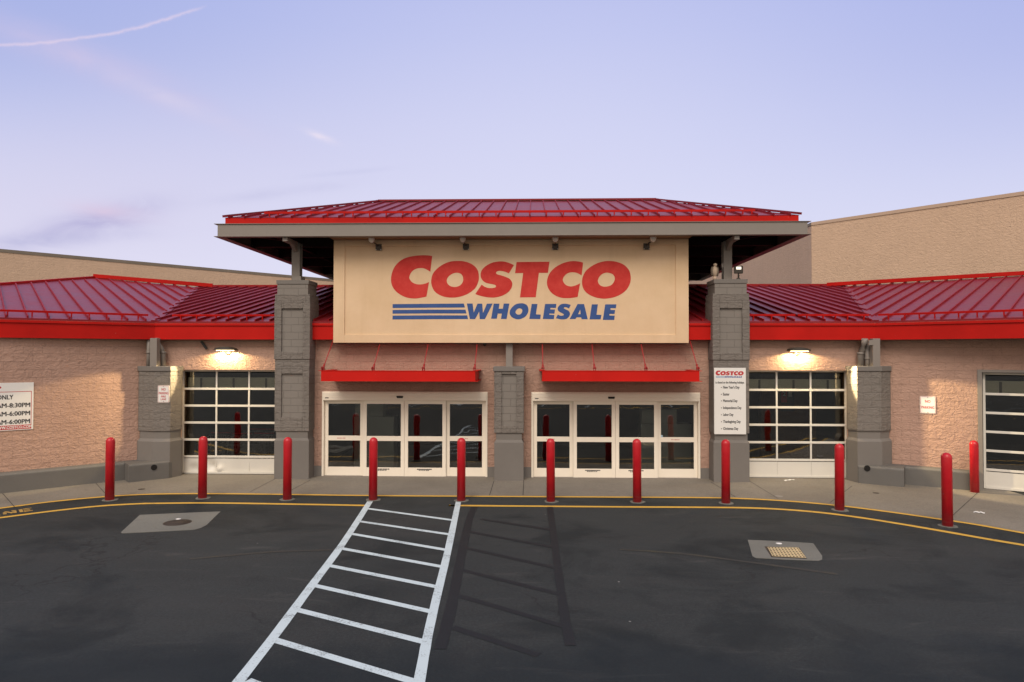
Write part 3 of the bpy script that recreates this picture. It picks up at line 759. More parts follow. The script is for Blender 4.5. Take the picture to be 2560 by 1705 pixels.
def roof_part(name, poly, along, upd, slope, org, pitch, off, mat='roof', w=.03, h=.062):
    """poly: ccw plan polygon; upd: up-slope plan dir; org: point on the eave with its z"""
    org = Vector(org); upd = Vector(upd); along = Vector(along)
    zz = lambda p: org.z + slope * (Vector((p[0], p[1], 0)) - Vector((org.x, org.y, 0))).dot(upd)
    pts = [Vector((p[0], p[1], zz(p))) for p in poly]
    mb = MB(); mb.face(pts)
    mb.face([p - Vector((0, 0, .05)) for p in reversed(pts)])
    for i in range(len(pts)):
        a, b = pts[i], pts[(i + 1) % len(pts)]; dz = Vector((0, 0, .05)); mb.face([a - dz, b - dz, b, a])
    o = mb.build(name, M[mat], B)
    nrm = (Vector((0, 0, 1)) - upd * slope).normalized(); sm = MB()
    d3 = Vector((upd.x, upd.y, slope))
    smin = min((Vector((p[0], p[1], 0)) - Vector((org.x, org.y, 0))).dot(along) for p in poly); smax = max((Vector((p[0], p[1], 0)) - Vector((org.x, org.y, 0))).dot(along) for p in poly)
    k = math.ceil((smin - off) / pitch); 
    while off + k * pitch < smax:
        p = org + along * (off + k * pitch) - d3 * .0
        p = p - d3 * 60; c = clip_line(p, d3, poly)
        if c: seam(sm, p + d3 * (c[0] + .0), p + d3 * c[1], nrm, w, h)
        k += 1
    sm.build('standing_seam', M['seam'], o)
    return o, nrm, zz
UP = Vector((0, 1, 0))
# front roof, cut round the sign box by keeping it behind the box's rear
SX0, SX1 = FX(832.9, YS, 860), FX(1722, YS, 860)
plF = [(EL.x, EAVE_Y), (ER.x, EAVE_Y), (RRr.x, RRr.y), (RL.x, RL.y)]
rf, nF, zF = roof_part('lower_roof', plF, (1, 0, 0), UP, SL, (0, EAVE_Y, ZE), .415, .1)
uL, uR = -nLf, -nRf
nplane = (Vector((0, 0, 1)) - uL * SL).normalized()
pa = at_plane(234, 694.5, ELz, nplane); pb = at_plane(0, 712, ELz, nplane); pc = pb + (pb - pa) * .7
far = EL + dLf * LL
plL = [(far.x, far.y), (EL.x, EL.y), (RL.x, RL.y), (pa.x, pa.y), (pc.x, pc.y)]
rl, nLp, zLf = roof_part('lower_roof', plL, dLf, uL, SL, ELz, .45, .22)
farR = ER + dRf * LL; topR = Vector((RRr.x, RRr.y, 0)) + dRf * LL
plR = [(ER.x, ER.y), (farR.x, farR.y), (topR.x, topR.y), (RRr.x, RRr.y)]
rr_, nRp, zRf = roof_part('lower_roof', plR, dRf, uR, SL, ERz, .45, .20)
# valley flashings
for a, b, nm in [(ELz, RL, 'l'), (ERz, RRr, 'r')]:
    v = MB(); v.bar(a + Vector((0, 0, .02)), b + Vector((0, 0, .02)), .20, .03); v.build('valley_flashing', M['roof'], rf)
# ridge caps
rc = MB(); rc.bar(RL + Vector((0, .0, .05)), RRr + Vector((0, .0, .05)), .10, .09); rc.build('ridge_cap', M['seam'], rf)
def ridge(a, b, h, par):
    m = MB(); m.bar(Vector(a) + Vector((0, 0, h / 2)), Vector(b) + Vector((0, 0, h / 2)), .14, h); m.build('ridge_cap', M['redmetal'], par)
ridge((RL.x + .6, RL.y, RL.z), (pa.x, pa.y, zLf(pa)), .15, rl)
ridge((pa.x, pa.y, zLf(pa)), (pc.x, pc.y, zLf(pc)), .07, rl)
ridge((RRr.x - .7, RRr.y, RRr.z), (topR.x, topR.y, zRf(topR)), .14, rr_)
# fascias with upper drip band
def fascia(a, b, n, par, deep=.25):
    a, b, n = Vector((a.x, a.y, 0)), Vector((b.x, b.y, 0)), Vector(n); m = MB(); e_ = (b - a).normalized() * .018; a, b = a - e_, b + e_; d = b - a
    m.obox(a - n * .05 + Vector((0, 0, ZFB)), d, n * .03, (0, 0, ZFD - ZFB))
    m.obox(a - n * .05 + Vector((0, 0, ZFD + .012)), d, n * .062, (0, 0, ZE - ZFD - .064))
    m.obox(a - n * .06 + Vector((0, 0, ZFD)), d, n * .03, (0, 0, .012))
    m.obox(a - n * .05 + Vector((0, 0, ZFB - .012)), d, n * .045, (0, 0, .012))
    m.build('fascia', M['redmetal'], par)
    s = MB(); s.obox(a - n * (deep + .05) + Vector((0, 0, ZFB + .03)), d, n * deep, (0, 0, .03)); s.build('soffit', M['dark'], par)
fascia(EL, ER, (0, -1, 0), rf); fascia(EL, far, nLf, rl); fascia(ER, farR, nRf, rr_, 1.5)
def snow_guard(a, b, upd, nrm, par, gap=None):
    """a, b on the eave line"""
    a, b = Vector(a), Vector(b); d3 = Vector((upd.x, upd.y, SL)); k = .30; m = MB()
    d = (b - a); L = d.length; d.normalize()
    p = a + d3 * k + nrm * .13; q = b + d3 * k + nrm * .13
    m.bar(p, q, .03, .055, nrm)
    s = .25
    while s < L - .1:
        c = a + d * s + d3 * k; m.bar(c + nrm * .0, c + nrm * .12, .05, .03, d); s += .45 + random.uniform(-.12, .12)
    m.build('snow_guard', M['redmetal'], par)
snow_guard((EL.x + .35, EAVE_Y, ZE), (XPL - .5, EAVE_Y, ZE), UP, nF, rf); snow_guard((XPR + .5, EAVE_Y, ZE), (XPR + 1.9, EAVE_Y, ZE), UP, nF, rf)
snow_guard((XPR + 1.97, EAVE_Y, ZE), (ER.x - .02, EAVE_Y, ZE), UP, nF, rf)
snow_guard(ELz + dLf * .12, ELz + dLf * (LL - .2), uL, nLp, rl); snow_guard(ERz + dRf * .02, ERz + dRf * (LL - .2), uR, nRp, rr_)

# ---- upper hip roof over the sign
YB = -1.10
bx0, bx1 = F(543.8, 591, YB).x, F(2019, 586.5, YB).x
zb0 = (FZ(543.8, 591.4, YB) + FZ(2018.8, 586.3, YB)) / 2; zb1 = (FZ(543.8, 559.5, YB) + FZ(2018.8, 552.5, YB)) / 2
ex0, ex1 = F(561, 548, YB + .12).x, F(1999, 545, YB + .12).x; YE = YB + .12
zeu = (FZ(561, 543.5, YE) + FZ(1999, 538.5, YE)) / 2
DR_ = 5.9
YBK = YE + 2 * DR_ - .6
RX0, RX1 = F(946, 503.5, YE + DR_).x, F(1640, 501.5, YE + DR_).x
zru = (FZ(946, 504.5, YE + DR_) + FZ(1640, 502.0, YE + DR_)) / 2
SU = (zru - zeu) / DR_
bm_ = MB(); yb2 = YBK + .12
def ring(mb, x0, x1, y0, y1, z0, z1, t):
    mb.box(x0, x1, y0, y0 + t, z0, z1); mb.box(x0, x1, y1 - t, y1, z0, z1); mb.box(x0, x0 + t, y0 + t, y1 - t, z0, z1); mb.box(x1 - t, x1, y0 + t, y1 - t, z0, z1)
ring(bm_, bx0, bx1, YB, yb2, zb0 + .012, zb1 - .012, .03)
ring(bm_, bx0 - .09, bx1 + .09, YB - .03, yb2 + .09, zb0, zb0 + .012, .22); ring(bm_, bx0 - .09, bx1 + .09, YB - .03, yb2 + .09, zb1 - .012, zb1, .22)
hip = MB()
e = [Vector((ex0, YE, zeu)), Vector((ex1, YE, zeu)), Vector((ex1, YBK, zeu)), Vector((ex0, YBK, zeu))]
r0, r1 = Vector((RX0, YE + DR_, zru)), Vector((RX1, YE + DR_, zru))
hip.face([e[0], e[1], r1, r0]); hip.face([e[1], e[2], r1]); hip.face([e[2], e[3], r0, r1]); hip.face([e[3], e[0], r0])
ho = hip.build('upper_roof', M['roof'], B)
bm_.build('roof_beam', M['gmetal'], ho)
sm = MB(); nU = Vector((0, -SU, 1)).normalized()
k = 0; x = ex0 + .12
while x < ex1:
    top = min((x - ex0) / (RX0 - ex0), (ex1 - x) / (ex1 - RX1), 1) * DR_
    if top > .1: seam(sm, (x, YE - .03, zeu - SU * .03), (x, YE + top, zeu + SU * top), nU, .022, .05)
    x += .43
for sgn, xe in ((1, ex0), (-1, ex1)):
    y = YE + .2; nn = Vector((-sgn * (zru - zeu) / abs((RX0 if sgn > 0 else RX1) - xe), 0, 1)).normalized()
    while y < YBK:
        t_ = min((y - YE) / DR_, (YBK - y) / (YBK - YE - DR_), 1); top = t_ * abs((RX0 if sgn > 0 else RX1) - xe)
        if top > .1: seam(sm, (xe, y, zeu), (xe + sgn * top, y, zeu + t_ * (zru - zeu)), nn, .022, .05)
        y += .43
sm.build('standing_seam', M['seam'], ho)
hc = MB()
for a, b in [(e[0], r0), (e[1], r1), (e[2], r1), (e[3], r0), (r0, r1)]: hc.bar(a + Vector((0, 0, .045)), b + Vector((0, 0, .045)), .16, .06)
hc.build('hip_cap', M['roof'], ho)
fs = MB(); zfu = zb1 + .005
ring(fs, ex0 + .02, ex1 - .02, YE + .01, YBK - .01, zfu, zeu - .004, .03); fs.build('fascia', M['redmetal'], ho)
sg = MB(); kk = .36; pz_ = zeu + SU * kk + .10
sg.bar((ex0 + .95, YE + kk, pz_), (ex1 - 1.05, YE + kk, pz_), .03, .06)
x = ex0 + 1.1
while x < ex1 - 1.1:
    sg.bar((x, YE + kk, zeu + SU * kk), (x, YE + kk, pz_), .045, .03, (1, 0, 0)); x += random.choice((.24, .46, .46))
sg.build('snow_guard', M['redmetal'], ho)
# dark underside: deck and steel
ud = MB(); ud.face([(bx0 + .02, YB + .02, zb1 - .05), (bx0 + .02, yb2 - .02, zb1 - .05), (bx1 - .02, yb2 - .02, zb1 - .05), (bx1 - .02, YB + .02, zb1 - .05)])
for yy in (1.0, 3.2, 5.6, 8.0): ud.box(bx0 + .06, bx1 - .06, yy, yy + .16, zb0 + .05, zb1 - .06)
for xx in [bx0 + 1.2 + i * 1.55 for i in range(8)]: ud.box(xx, xx + .10, YB + .3, yb2 - .3, zb1 - .22, zb1 - .055)
ud.bar((bx0 + .2, YB + .4, zb1 - .14), (bx0 + 2.9, 2.6, zb1 - .14), .10, .12); ud.bar((bx1 - .2, YB + .4, zb1 - .14), (bx1 - 2.9, 2.6, zb1 - .14), .10, .12)
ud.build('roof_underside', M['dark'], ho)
# steel columns on the pillars with arms out to the beam
for xp, sg_ in ((XPL, 1), (XPR, -1)):
    m = MB(); x = FX(742 if sg_ > 0 else 1817.5, -.10, 650); zt = zb0 - .0
    m.box(x - .115, x + .115, -.19, -.172, ZCAP, zb0 - .02); m.box(x - .115, x + .115, .02, .038, ZCAP, zb0 - .02); m.box(x - .012, x + .012, -.172, .02, ZCAP, zb0 - .02)
    m.box(x - .16, x + .16, -.24, .09, ZCAP, ZCAP + .02)
    if sg_ > 0: m.box(x - .06, x + .19, -.30, .05, ZCAP + .02, ZCAP + .13)
    c = m.build('roof_column', M['gmetal'], B)
    a = MB(); a.box(x - .065, x + .065, YB + .06, .10, zb0 - .115, zb0 - .005)
    a.hexa([(x-.05,-.55,zb0-.116),(x+.05,-.55,zb0-.116),(x+.05,-.17,zb0-.30),(x-.05,-.17,zb0-.30)], [(x-.05,-.55,zb0-.115),(x+.05,-.55,zb0-.115),(x+.05,-.17,zb0-.115),(x-.05,-.17,zb0-.115)])
    a.build('bracket_arm', M['gmetal'], c)

# ---- downspouts and posts at the re-entrant corners
def downspout(xa, ya, zt, zb, r=.075, jog=0.0, top=None):
    m = MB(); pts = [Vector((xa, ya, zb)), Vector((xa, ya, zt - .42))]
    if jog: pts += [Vector((xa - jog * .3, ya - .05, zt - .30)), Vector((xa - jog, ya - .16, zt - .12)), Vector((xa - jog, ya - .18, zt))]
    else: pts += [Vector((xa, ya, zt))]
    m.tube(pts, r, 14)
    for zz in (zt - .40,): m.tube([Vector((xa, ya, zz - .03)), Vector((xa, ya, zz + .03))], r + .012, 14)
    return m.build('downspout', M['gmetal'], B)
zc1 = FZ(378, 917, -.4)
def vp(px, y): return FX(px, y)
downspout(FX(408, -.16), -.16, ZFB + .02, zc1 - .02, .072, .10); downspout(FX(372, -.30), -.30, ZFB + .02, zc1 - .02, .06)
downspout(FX(2152, -.16), -.16, ZFB + .02, zc1 - .02, .085, -.03); downspout(FX(2169, -.22), -.22, ZFB - .12, zc1 - .02, .072)
for px in (387, 2188):
    m = MB(); x = FX(px, -.42); m.box(x - .098, x + .098, -.50, -.32, zc1 - .02, ZFB + .02); m.build('post', M['gmetal'], B, .006)
m = MB(); x = FX(2176, -.46); m.box(x - .06, x + .06, -.52, -.42, ZFB - .16, ZFB - .02); m.build('junction_box', M['gmetal'], B)
a, b = F(503, 853, -.06), F(517, 872.5, -.06); m = MB(); m.bar(a, b, .06, .04, (0, 1, 0)); m.build('door_strut', M['black'], B)

# ------------------------------------------------------------------ warehouse behind
HW = 10.4
WH = thing('warehouse', (0, 30, 0), 'big sand coloured block warehouse with plain parapet rising behind the red roofs', 'warehouse')
def atz(px, py, z): return G(px, py, z)
cR = atz(2028.5, 556, HW); eR = atz(2560, 478, HW); dw = (eR - cR).normalized()
cRg = Vector((cR.x, cR.y, 0)); eRg = cRg + Vector((dw.x, dw.y, 0)) * 30
def wallbox(a, b, h, th, name='wall', mat='ware', par=WH):
    d = (b - a); n = Vector((d.y, -d.x, 0)).normalized()
    if n.y > 0: n = -n
    m = MB(); m.obox(a, d, -n * th, (0, 0, h)); return m.build(name, M[mat], par), n
w1, nw = wallbox(cRg, eRg, HW - .16, .4)
m = MB(); m.obox(cRg + nw * .03 + Vector((0, 0, HW - .16)), eRg - cRg, -nw * .5, (0, 0, .16)); m.build('parapet_cap', M['capstone'], w1)
b2 = cRg + Vector((0, 34, 0))
m = MB(); m.obox(cRg + Vector((.001, .02, 0)), Vector((0, 34, 0)), Vector((.35, 0, 0)), (0, 0, HW - .16)); w2 = m.build('wall', M['ware'], WH)
m = MB(); m.obox(cRg + Vector((-.03, -.001, HW - .16)), Vector((0, 34, 0)), Vector((.40, 0, 0)), (0, 0, .158)); m.build('parapet_cap', M['capdark'], w2)
aL = atz(0, 622, HW); bL = atz(826, 697, HW); dl = (bL - aL).normalized(); dl = Vector((dl.x, dl.y, 0)).normalized()
aLg = Vector((aL.x, aL.y, 0)) - dl * 16; bLg = Vector((bL.x, bL.y, 0)) + dl * 12
w3, n3 = wallbox(aLg, bLg, HW - .22, .4)
m = MB(); m.obox(aLg + n3 * .03 + Vector((0, 0, HW - .22)), bLg - aLg, -n3 * .5, (0, 0, .22)); m.build('parapet_cap', M['capdark'], w3)
m = MB(); m.face([(bLg.x, bLg.y, 0), (b2.x, b2.y, 0), (b2.x, b2.y, 5.0), (bLg.x, bLg.y, 5.0)]); m.build('wall', M['ware'], WH)

# ------------------------------------------------------------------ big painted sign
SG = thing('store_sign', ((SX0 + SX1) / 2, YS, 3.75), 'large sand stucco sign box painted with a red and blue store name, over the doors', 'sign')
sz0 = (FZ(832.9, 857.3, YS) + FZ(1722, 857, YS)) / 2; sz1 = zb0 + .004
m = MB(); m.box(SX0, SX1, YS + .035, 1.6, sz0, sz1)
ix0, ix1, iz0, iz1 = FX(861, YS, 800), FX(1690, YS, 800), FZ(1280, 836.5, YS), FZ(1280, 614, YS)
m.box(SX0, ix0, YS, YS + .034, sz0, sz1); m.box(ix1, SX1, YS, YS + .034, sz0, sz1); m.box(ix0, ix1, YS, YS + .034, sz0, iz0); m.box(ix0, ix1, YS, YS + .034, iz1, sz1)
m.build('sign_panel', M['stucco'], SG, .006)
m = MB(); m.box(SX0 - .0, SX1 + .0, YB + .05, YS - .001, zb0 + .006, zb0 + .03); m.build('soffit_strip', M['soffit'], SG)
m = MB(); m.box(SX0 + .003, SX1 - .003, YS + .005, 1.5, sz0 - .012, sz0 - .001); m.build('bottom_shadow_line', M['dark'], SG)  # dark strip that draws the shadow line under the box

LOGO = {'red': [], 'blue': [], 'stripe': []}
def Lp(ox, pts): return [((ox + p[0] / 7.84), (620 + p[1] / 7.84), len(p) > 2) for p in pts]
A, Bx, Cx = 960, 1160, 1360; c1 = 1
LOGO['red'] += [
 [Lp(A, [(945,158,1),(870,146),(740,142),(600,155),(450,185),(320,250),(220,350),(165,460),(138,590),(150,710),(200,810),(290,895),(400,955),(500,982),(620,988),(740,972),(832,952,1),(883,665,1),(800,700),(700,714),(610,700),(540,660),(497,595),(498,560),(520,500),(570,440),(640,405),(720,393),(790,402),(850,430),(908,466,1)])],
 [Lp(A, [(1430,253),(1290,268),(1150,325),(1030,415),(955,510),(925,640),(940,750),(990,845),(1070,910),(1180,955),(1310,972),(1450,962),(1590,922),(1710,855),(1800,770),(1850,650),(1860,560),(1842,450),(1780,360),(1680,295),(1560,260)]),
  Lp(A, [(1430,485),(1350,500),(1280,545),(1238,600),(1230,650),(1250,705),(1300,745),(1370,763),(1440,755),(1500,725),(1540,670),(1552,610),(1540,550),(1500,502)])],
 [Lp(Bx, [(980,335,1),(880,497,1),(800,465),(710,447),(650,458),(628,485),(650,515),(740,540),(840,575),(900,610),(940,670),(945,730),(920,800),(860,870),(760,930),(650,962),(540,972),(400,955),(290,928),(222,900,1),(345,718,1),(400,755),(470,780),(550,785),(612,772),(628,745),(605,722),(540,706),(440,685),(370,640),(330,570),(328,490),(365,410),(440,345),(550,288),(690,262),(800,268),(900,298)])],
 [Lp(Bx, [(1030,275,1),(1676,268,1),(1645,487,1),(1468,487,1),(1405,965,1),(1097,968,1),(1160,490,1),(1000,493,1)])],
 [Lp(Cx, [(767,285,1),(670,262),(560,256),(440,275),(320,320),(200,395),(115,490),(70,590),(58,690),(80,780),(140,870),(230,935),(330,972),(430,982),(550,977),(660,958,1),(708,690,1),(640,725),(560,750),(500,750),(430,725),(385,675),(368,625),(385,570),(440,510),(500,482),(570,476),(650,490),(737,537,1)])],
 [Lp(Cx, [(1290,253),(1170,262),(1040,300),(920,365),(820,450),(765,550),(745,650),(755,750),(800,840),(880,910),(1000,965),(1130,990),(1230,990),(1370,965),(1500,910),(1610,825),(1670,730),(1700,620),(1690,500),(1650,410),(1560,325),(1430,272)]),
  Lp(Cx, [(1240,483),(1160,500),(1100,545),(1062,610),(1060,670),(1095,725),(1160,755),(1230,755),(1310,730),(1360,680),(1388,610),(1375,550),(1330,505)])]]
def K(ox, pts): return Lp(ox, [(x, y, 1) for x, y in pts])
LOGO['stripe'] += [[K(A, [(168,1100),(900,1093),(1565,1088),(1586,1166),(900,1170),(168,1176)])], [K(A, [(168,1215),(900,1208),(1597,1208),(1617,1283),(900,1282),(168,1287)])], [K(A, [(168,1325),(900,1319),(1630,1320),(1648,1392),(900,1395),(166,1400)])]]
LOGO['blue'] += [
 [K(Bx, [(55,1088),(168,1088),(190,1265),(265,1090),(357,1090),(372,1275),(450,1090),(562,1090),(410,1392),(308,1394),(297,1245),(218,1392),(115,1392)])],
 [K(Bx, [(583,1090),(695,1090),(680,1190),(762,1190),(778,1088),(889,1088),(835,1390),(724,1390),(742,1285),(660,1285),(643,1385),(532,1385)])],
 [Lp(Bx, [(1120,1083),(1020,1100),(945,1160),(900,1230),(900,1300),(945,1360),(1030,1395),(1110,1390),(1200,1345),(1250,1275),(1263,1200),(1240,1130),(1190,1095)]),
  Lp(Bx, [(1085,1182),(1035,1205),(1010,1250),(1025,1290),(1070,1307),(1115,1290),(1142,1245),(1135,1200)])],
 [K(Bx, [(1327,1096),(1440,1096),(1410,1300),(1505,1305),(1497,1392),(1280,1390)])],
 [K(Bx, [(1590,1096),(1810,1096),(1800,1175),(1697,1172),(1692,1203),(1783,1205),(1772,1288),(1675,1283),(1672,1307),(1772,1312),(1762,1394),(1545,1390)])],
 [Lp(Cx, [(524,1115,1),(490,1187,1),(450,1165),(405,1160),(388,1180),(420,1200),(480,1230),(508,1275),(500,1325),(460,1375),(400,1397),(330,1397),(275,1385),(232,1377,1),(272,1303,1),(310,1322),(350,1327),(385,1315),(388,1298),(350,1275),(295,1245),(268,1205),(275,1160),(320,1110),(380,1092),(450,1095)])],
 [K(Cx, [(658,1098),(785,1098),(858,1396),(737,1394),(728,1358),(640,1358),(615,1392),(502,1392)]), K(Cx, [(708,1205),(718,1295),(668,1297)])],
 [K(Cx, [(938,1104),(1055,1104),(1030,1308),(1125,1310),(1110,1398),(893,1398)])],
 [K(Cx, [(1200,1104),(1418,1104),(1410,1180),(1305,1178),(1303,1213),(1393,1215),(1383,1292),(1285,1290),(1283,1322),(1387,1326),(1377,1410),(1153,1408)])]]
def flow(pts, n=5):
    """closed Catmull-Rom through pts, sharp where flagged"""
    out = []; N = len(pts)
    for i in range(N):
        p1, p2 = pts[i], pts[(i + 1) % N]
        p0 = pts[i - 1] if not p1[2] else p1; p3 = pts[(i + 2) % N] if not p2[2] else p2
        if p1[2] and p2[2]: out.append((p1[0], p1[1])); continue
        for k in range(n):
            t = k / n
            out.append(tuple(.5 * (2*p1[a] + (p2[a]-p0[a])*t + (2*p0[a]-5*p1[a]+4*p2[a]-p3[a])*t*t + (3*p1[a]-p0[a]-3*p2[a]+p3[a])*t**3) for a in (0, 1)))
    return out
def logo_mesh(name, shapes, fn, mat, parent, n=5):
    """fn maps logo coordinates to points on the sign face"""
    mb = MB()
    for loops in shapes:
        cu = bpy.data.curves.new('tmp_logo', 'CURVE'); cu.dimensions = '2D'; cu.fill_mode = 'BOTH'
        for lp in loops:
            q = flow(lp, n); sp = cu.splines.new('POLY'); sp.points.add(len(q) - 1)
            for P_, (x, y) in zip(sp.points, q): P_.co = (x * .01, -y * .01, 0, 1)
            sp.use_cyclic_u = True
        ob = bpy.data.objects.new('tmp_logo', cu); COL.objects.link(ob)
        dg = bpy.context.evaluated_depsgraph_get(); me = bpy.data.meshes.new_from_object(ob.evaluated_get(dg))
        for p in me.polygons:
            pts = [fn(me.vertices[i].co.x * 100, -me.vertices[i].co.y * 100) for i in p.vertices]
            nn = (pts[1] - pts[0]).cross(pts[2] - pts[1])
            mb.face(pts if nn.y < 0 else pts[::-1])
        bpy.data.objects.remove(ob); bpy.data.curves.remove(cu); bpy.data.meshes.remove(me)
    return mb.build(name, mat, parent)
onsign = lambda x, y: F(x, y, YS + .0312)
logo_mesh('name_lettering', LOGO['red'], onsign, M['logored'], SG)
logo_mesh('word_lettering', LOGO['blue'], onsign, M['logoblue'], SG)
logo_mesh('speed_stripes', LOGO['stripe'], onsign, M['logoblue'], SG)

# sign floodlights on the box
def sign_lamp(px, py, turn, label):
    b_ = F(px, py, YS); L = thing('sign_lamp', (b_.x, YS, b_.z), label, 'lamp', 'small floodlights along the top of the sign box')
    x, z = b_.x, b_.z; m = MB(); m.box(x - .085, x + .085, YS - .035, YS - .001, z - .10, z + .07); m.box(x - .05, x + .05, YS - .075, YS - .035, z - .06, z + .02); m.build('mounting_box', M['darkmetal'], L, .006)
    a = MB(); hx = x - turn * .13; hz = z + .15
    a.tube([(x, YS - .07, z), (x - turn * .04, YS - .14, z + .06), (hx + turn * .02, YS - .20, hz - .06)], .018, 8); a.build('swivel_arm', M['darkmetal'], L)
    h = MB(); h.tube([(hx + turn * .02, YS - .17, hz - .07), (hx, YS - .22, hz - .02), (hx - turn * .005, YS - .30, hz + .02)], [.035, .072, .075], 14); h.build('lamp_head', M['gmetal'], L)
    g = MB(); g.ball((hx - turn * .004, YS - .295, hz + .022), (.085, .06, .11), 14, 8); g.build('lens', M['lens'], L)
    for dx in (-.07, .07):
        s = MB(); s.ball((x + dx, YS - .04, z - .085), .016, 8, 6); s.build('screw', M['steel'], L)
for px, py, t, lb in [(947, 617, 1, 'small bronze floodlight above the big red initial letter, leftmost on the sign box'), (1165, 616, .45, 'small bronze floodlight above the second red letter of the sign'), (1388, 615.5, .05, 'small bronze floodlight above the gap after the red T of the sign'), (1616, 615, -1, 'small bronze floodlight past the last red letter, rightmost on the sign box')]:
    sign_lamp(px, py, t, lb)
q = F(1212, 861, -.3); SC = thing('security_camera', (q.x, q.y, q.z), 'tiny black dome camera tucked under the sign box near the center post', 'camera')
m = MB(); m.box(q.x - .05, q.x + .05, q.y - .05, q.y + .05, q.z + .0, sz0 - .013); m.build('mount', M['black'], SC)
m = MB(); m.ball((q.x, q.y, q.z - .01), .045, 12, 8); m.build('dome', M['black'], SC)

# ------------------------------------------------------------------ awnings
def awning(pxa, pxb, rods, label):
    yf = -1.25; x0, x1 = FX(pxa, yf, 940), FX(pxb, yf, 940); zt = FZ((pxa + pxb) / 2, 926.5, yf); zb = FZ((pxa + pxb) / 2, 953.5, yf)
    T = thing('awning', ((x0 + x1) / 2, 0, zb), label, 'awning', 'red steel awnings over the entrance doors')
    m = MB(); t = .012; fl_ = .09
    # front channel (web to the front) and two side channels
    m.box(x0, x1, yf, yf + t, zb + t, zt - t); m.box(x0 - .07, x1 + .07, yf - .01, yf + fl_, zt - t, zt); m.box(x0 - .01, x1 + .07, yf - .01, yf + fl_, zb, zb + t)
    for x in (x0, x1 - t): m.box(x, x + t, yf + t, -.001, zb + t, zt - t)
    m.box(x0 - .07, x0 + .08, yf + fl_, -.001, zt - t, zt); m.box(x1 - .08, x1 + .07, yf + fl_, -.001, zt - t, zt); m.box(x0 - .01, x0 + .08, yf + fl_, -.001, zb, zb + t); m.box(x1 - .08, x1 + .07, yf + fl_, -.001, zb, zb + t)
    m.build('frame', M['awnred'], T)
    d = MB(); d.box(x0 + .02, x1 - .02, yf + .1, -.002, zb + .05, zb + .08); d.build('deck', M['awnred'], T)
    for (pxr) in rods:
        x = FX(pxr, yf + .05, 924); a = Vector((x, yf + .06, zt + .05)); b = Vector((x, -.02, zt + 1.02))
        r = MB(); r.tube([a, b], .014, 8); ro = r.build('tie_rod', M['rodred'], T)
        c = MB(); u = (b - a).normalized()
        c.box(x - .03, x - .018, yf + .0, yf + .12, zt, zt + .10); c.box(x + .018, x + .03, yf + .0, yf + .12, zt, zt + .10)
        c.tube([Vector((x - .045, yf + .06, zt + .06)), Vector((x + .045, yf + .06, zt + .06))], .018, 8); c.tube([a + u * .02, a + u * .17], .026, 8)
        c.build('clevis', M['rodred'], ro)
    return T
awning(802.5, 1188, (807, 932.5, 1058.4, 1186.5), 'red steel awning on tie rods over the glass doors that face the white crosswalk')
awning(1355.5, 1748.6, (1357, 1486.5, 1615, 1745), 'red steel awning on tie rods over the glass doors nearer the holiday notice')

# ------------------------------------------------------------------ wall lamps (lit)
def wall_lamp(pxa, pxb, pyt, pyb, label):
    y = 0.0; p = F((pxa + pxb) / 2, (pyt + pyb) / 2, y - .12); w = .27; x = p.x; z = p.z
    L = thing('wall_lamp', (x, 0, z), label, 'lamp', 'lit wall lamps over the garage doors')
    h = MB(); prof = []
    N = 14; lo, hi = [], []
    for i in range(N + 1):
        t = i / N; xx = x - w + 2 * w * t; top = z + .02 + .075 * (math.sin(math.pi * min(max(t * .92 + .06, 0), 1)) ** .55)
        lo.append((xx, top))
    for i in range(N):
        (xa, za), (xb, zb_) = lo[i], lo[i + 1]
        h.hexa([(xa, -.345, z), (xb, -.345, z), (xb, -.001, z), (xa, -.001, z)], [(xa, -.26, za), (xb, -.26, zb_), (xb, -.001, zb_), (xa, -.001, za)])
    h.build('housing', M['darkmetal'], L, fix=True)
    g = MB(); g.box(x - w * .72, x + w * .72, -.325, -.05, z - .018, z - .002); g.build('lens', M['lampglow'], L)
    b_ = MB(); b_.box(x - .085, x + .085, -.16, -.001, z - .105, z - .019); b_.build('sensor_box', M['gmetal'], L, .01)
    for sx in (-.17, .17):
        li = bpy.data.lights.new('bulb', 'SPOT'); li.energy = 85; li.color = (1, .73, .36); li.spot_size = R(165); li.spot_blend = .12; li.shadow_soft_size = .05
        lo_ = bpy.data.objects.new('bulb', li); COL.objects.link(lo_); lo_.location = (x + sx, -.20, z - .035); adopt(lo_, L)
    # the sideways throw of the fixture, along the wing wall
    li = bpy.data.lights.new('bulb', 'SPOT'); li.energy = 600 if x < 0 else 1300; li.color = (1, .76, .40); li.spot_size = R(40); li.spot_blend = .30; li.shadow_soft_size = .04
    sd = -1 if x < 0 else 1; lo_ = bpy.data.objects.new('bulb', li); COL.objects.link(lo_); lo_.location = (x + sd * .20, -.335, z - .035)
    aim = Vector((sd * .83, -.235, -.50)).normalized(); lo_.rotation_euler = (-aim).to_track_quat('Z', 'Y').to_euler(); adopt(lo_, L)
wall_lamp(541.7, 589.4, 866.5, 884, 'lit bronze wall lamp on the tan wall over the dented garage door')
wall_lamp(1971.8, 2020.7, 868.7, 885.7, 'lit bronze wall lamp over the undented garage door beside the holiday notice')

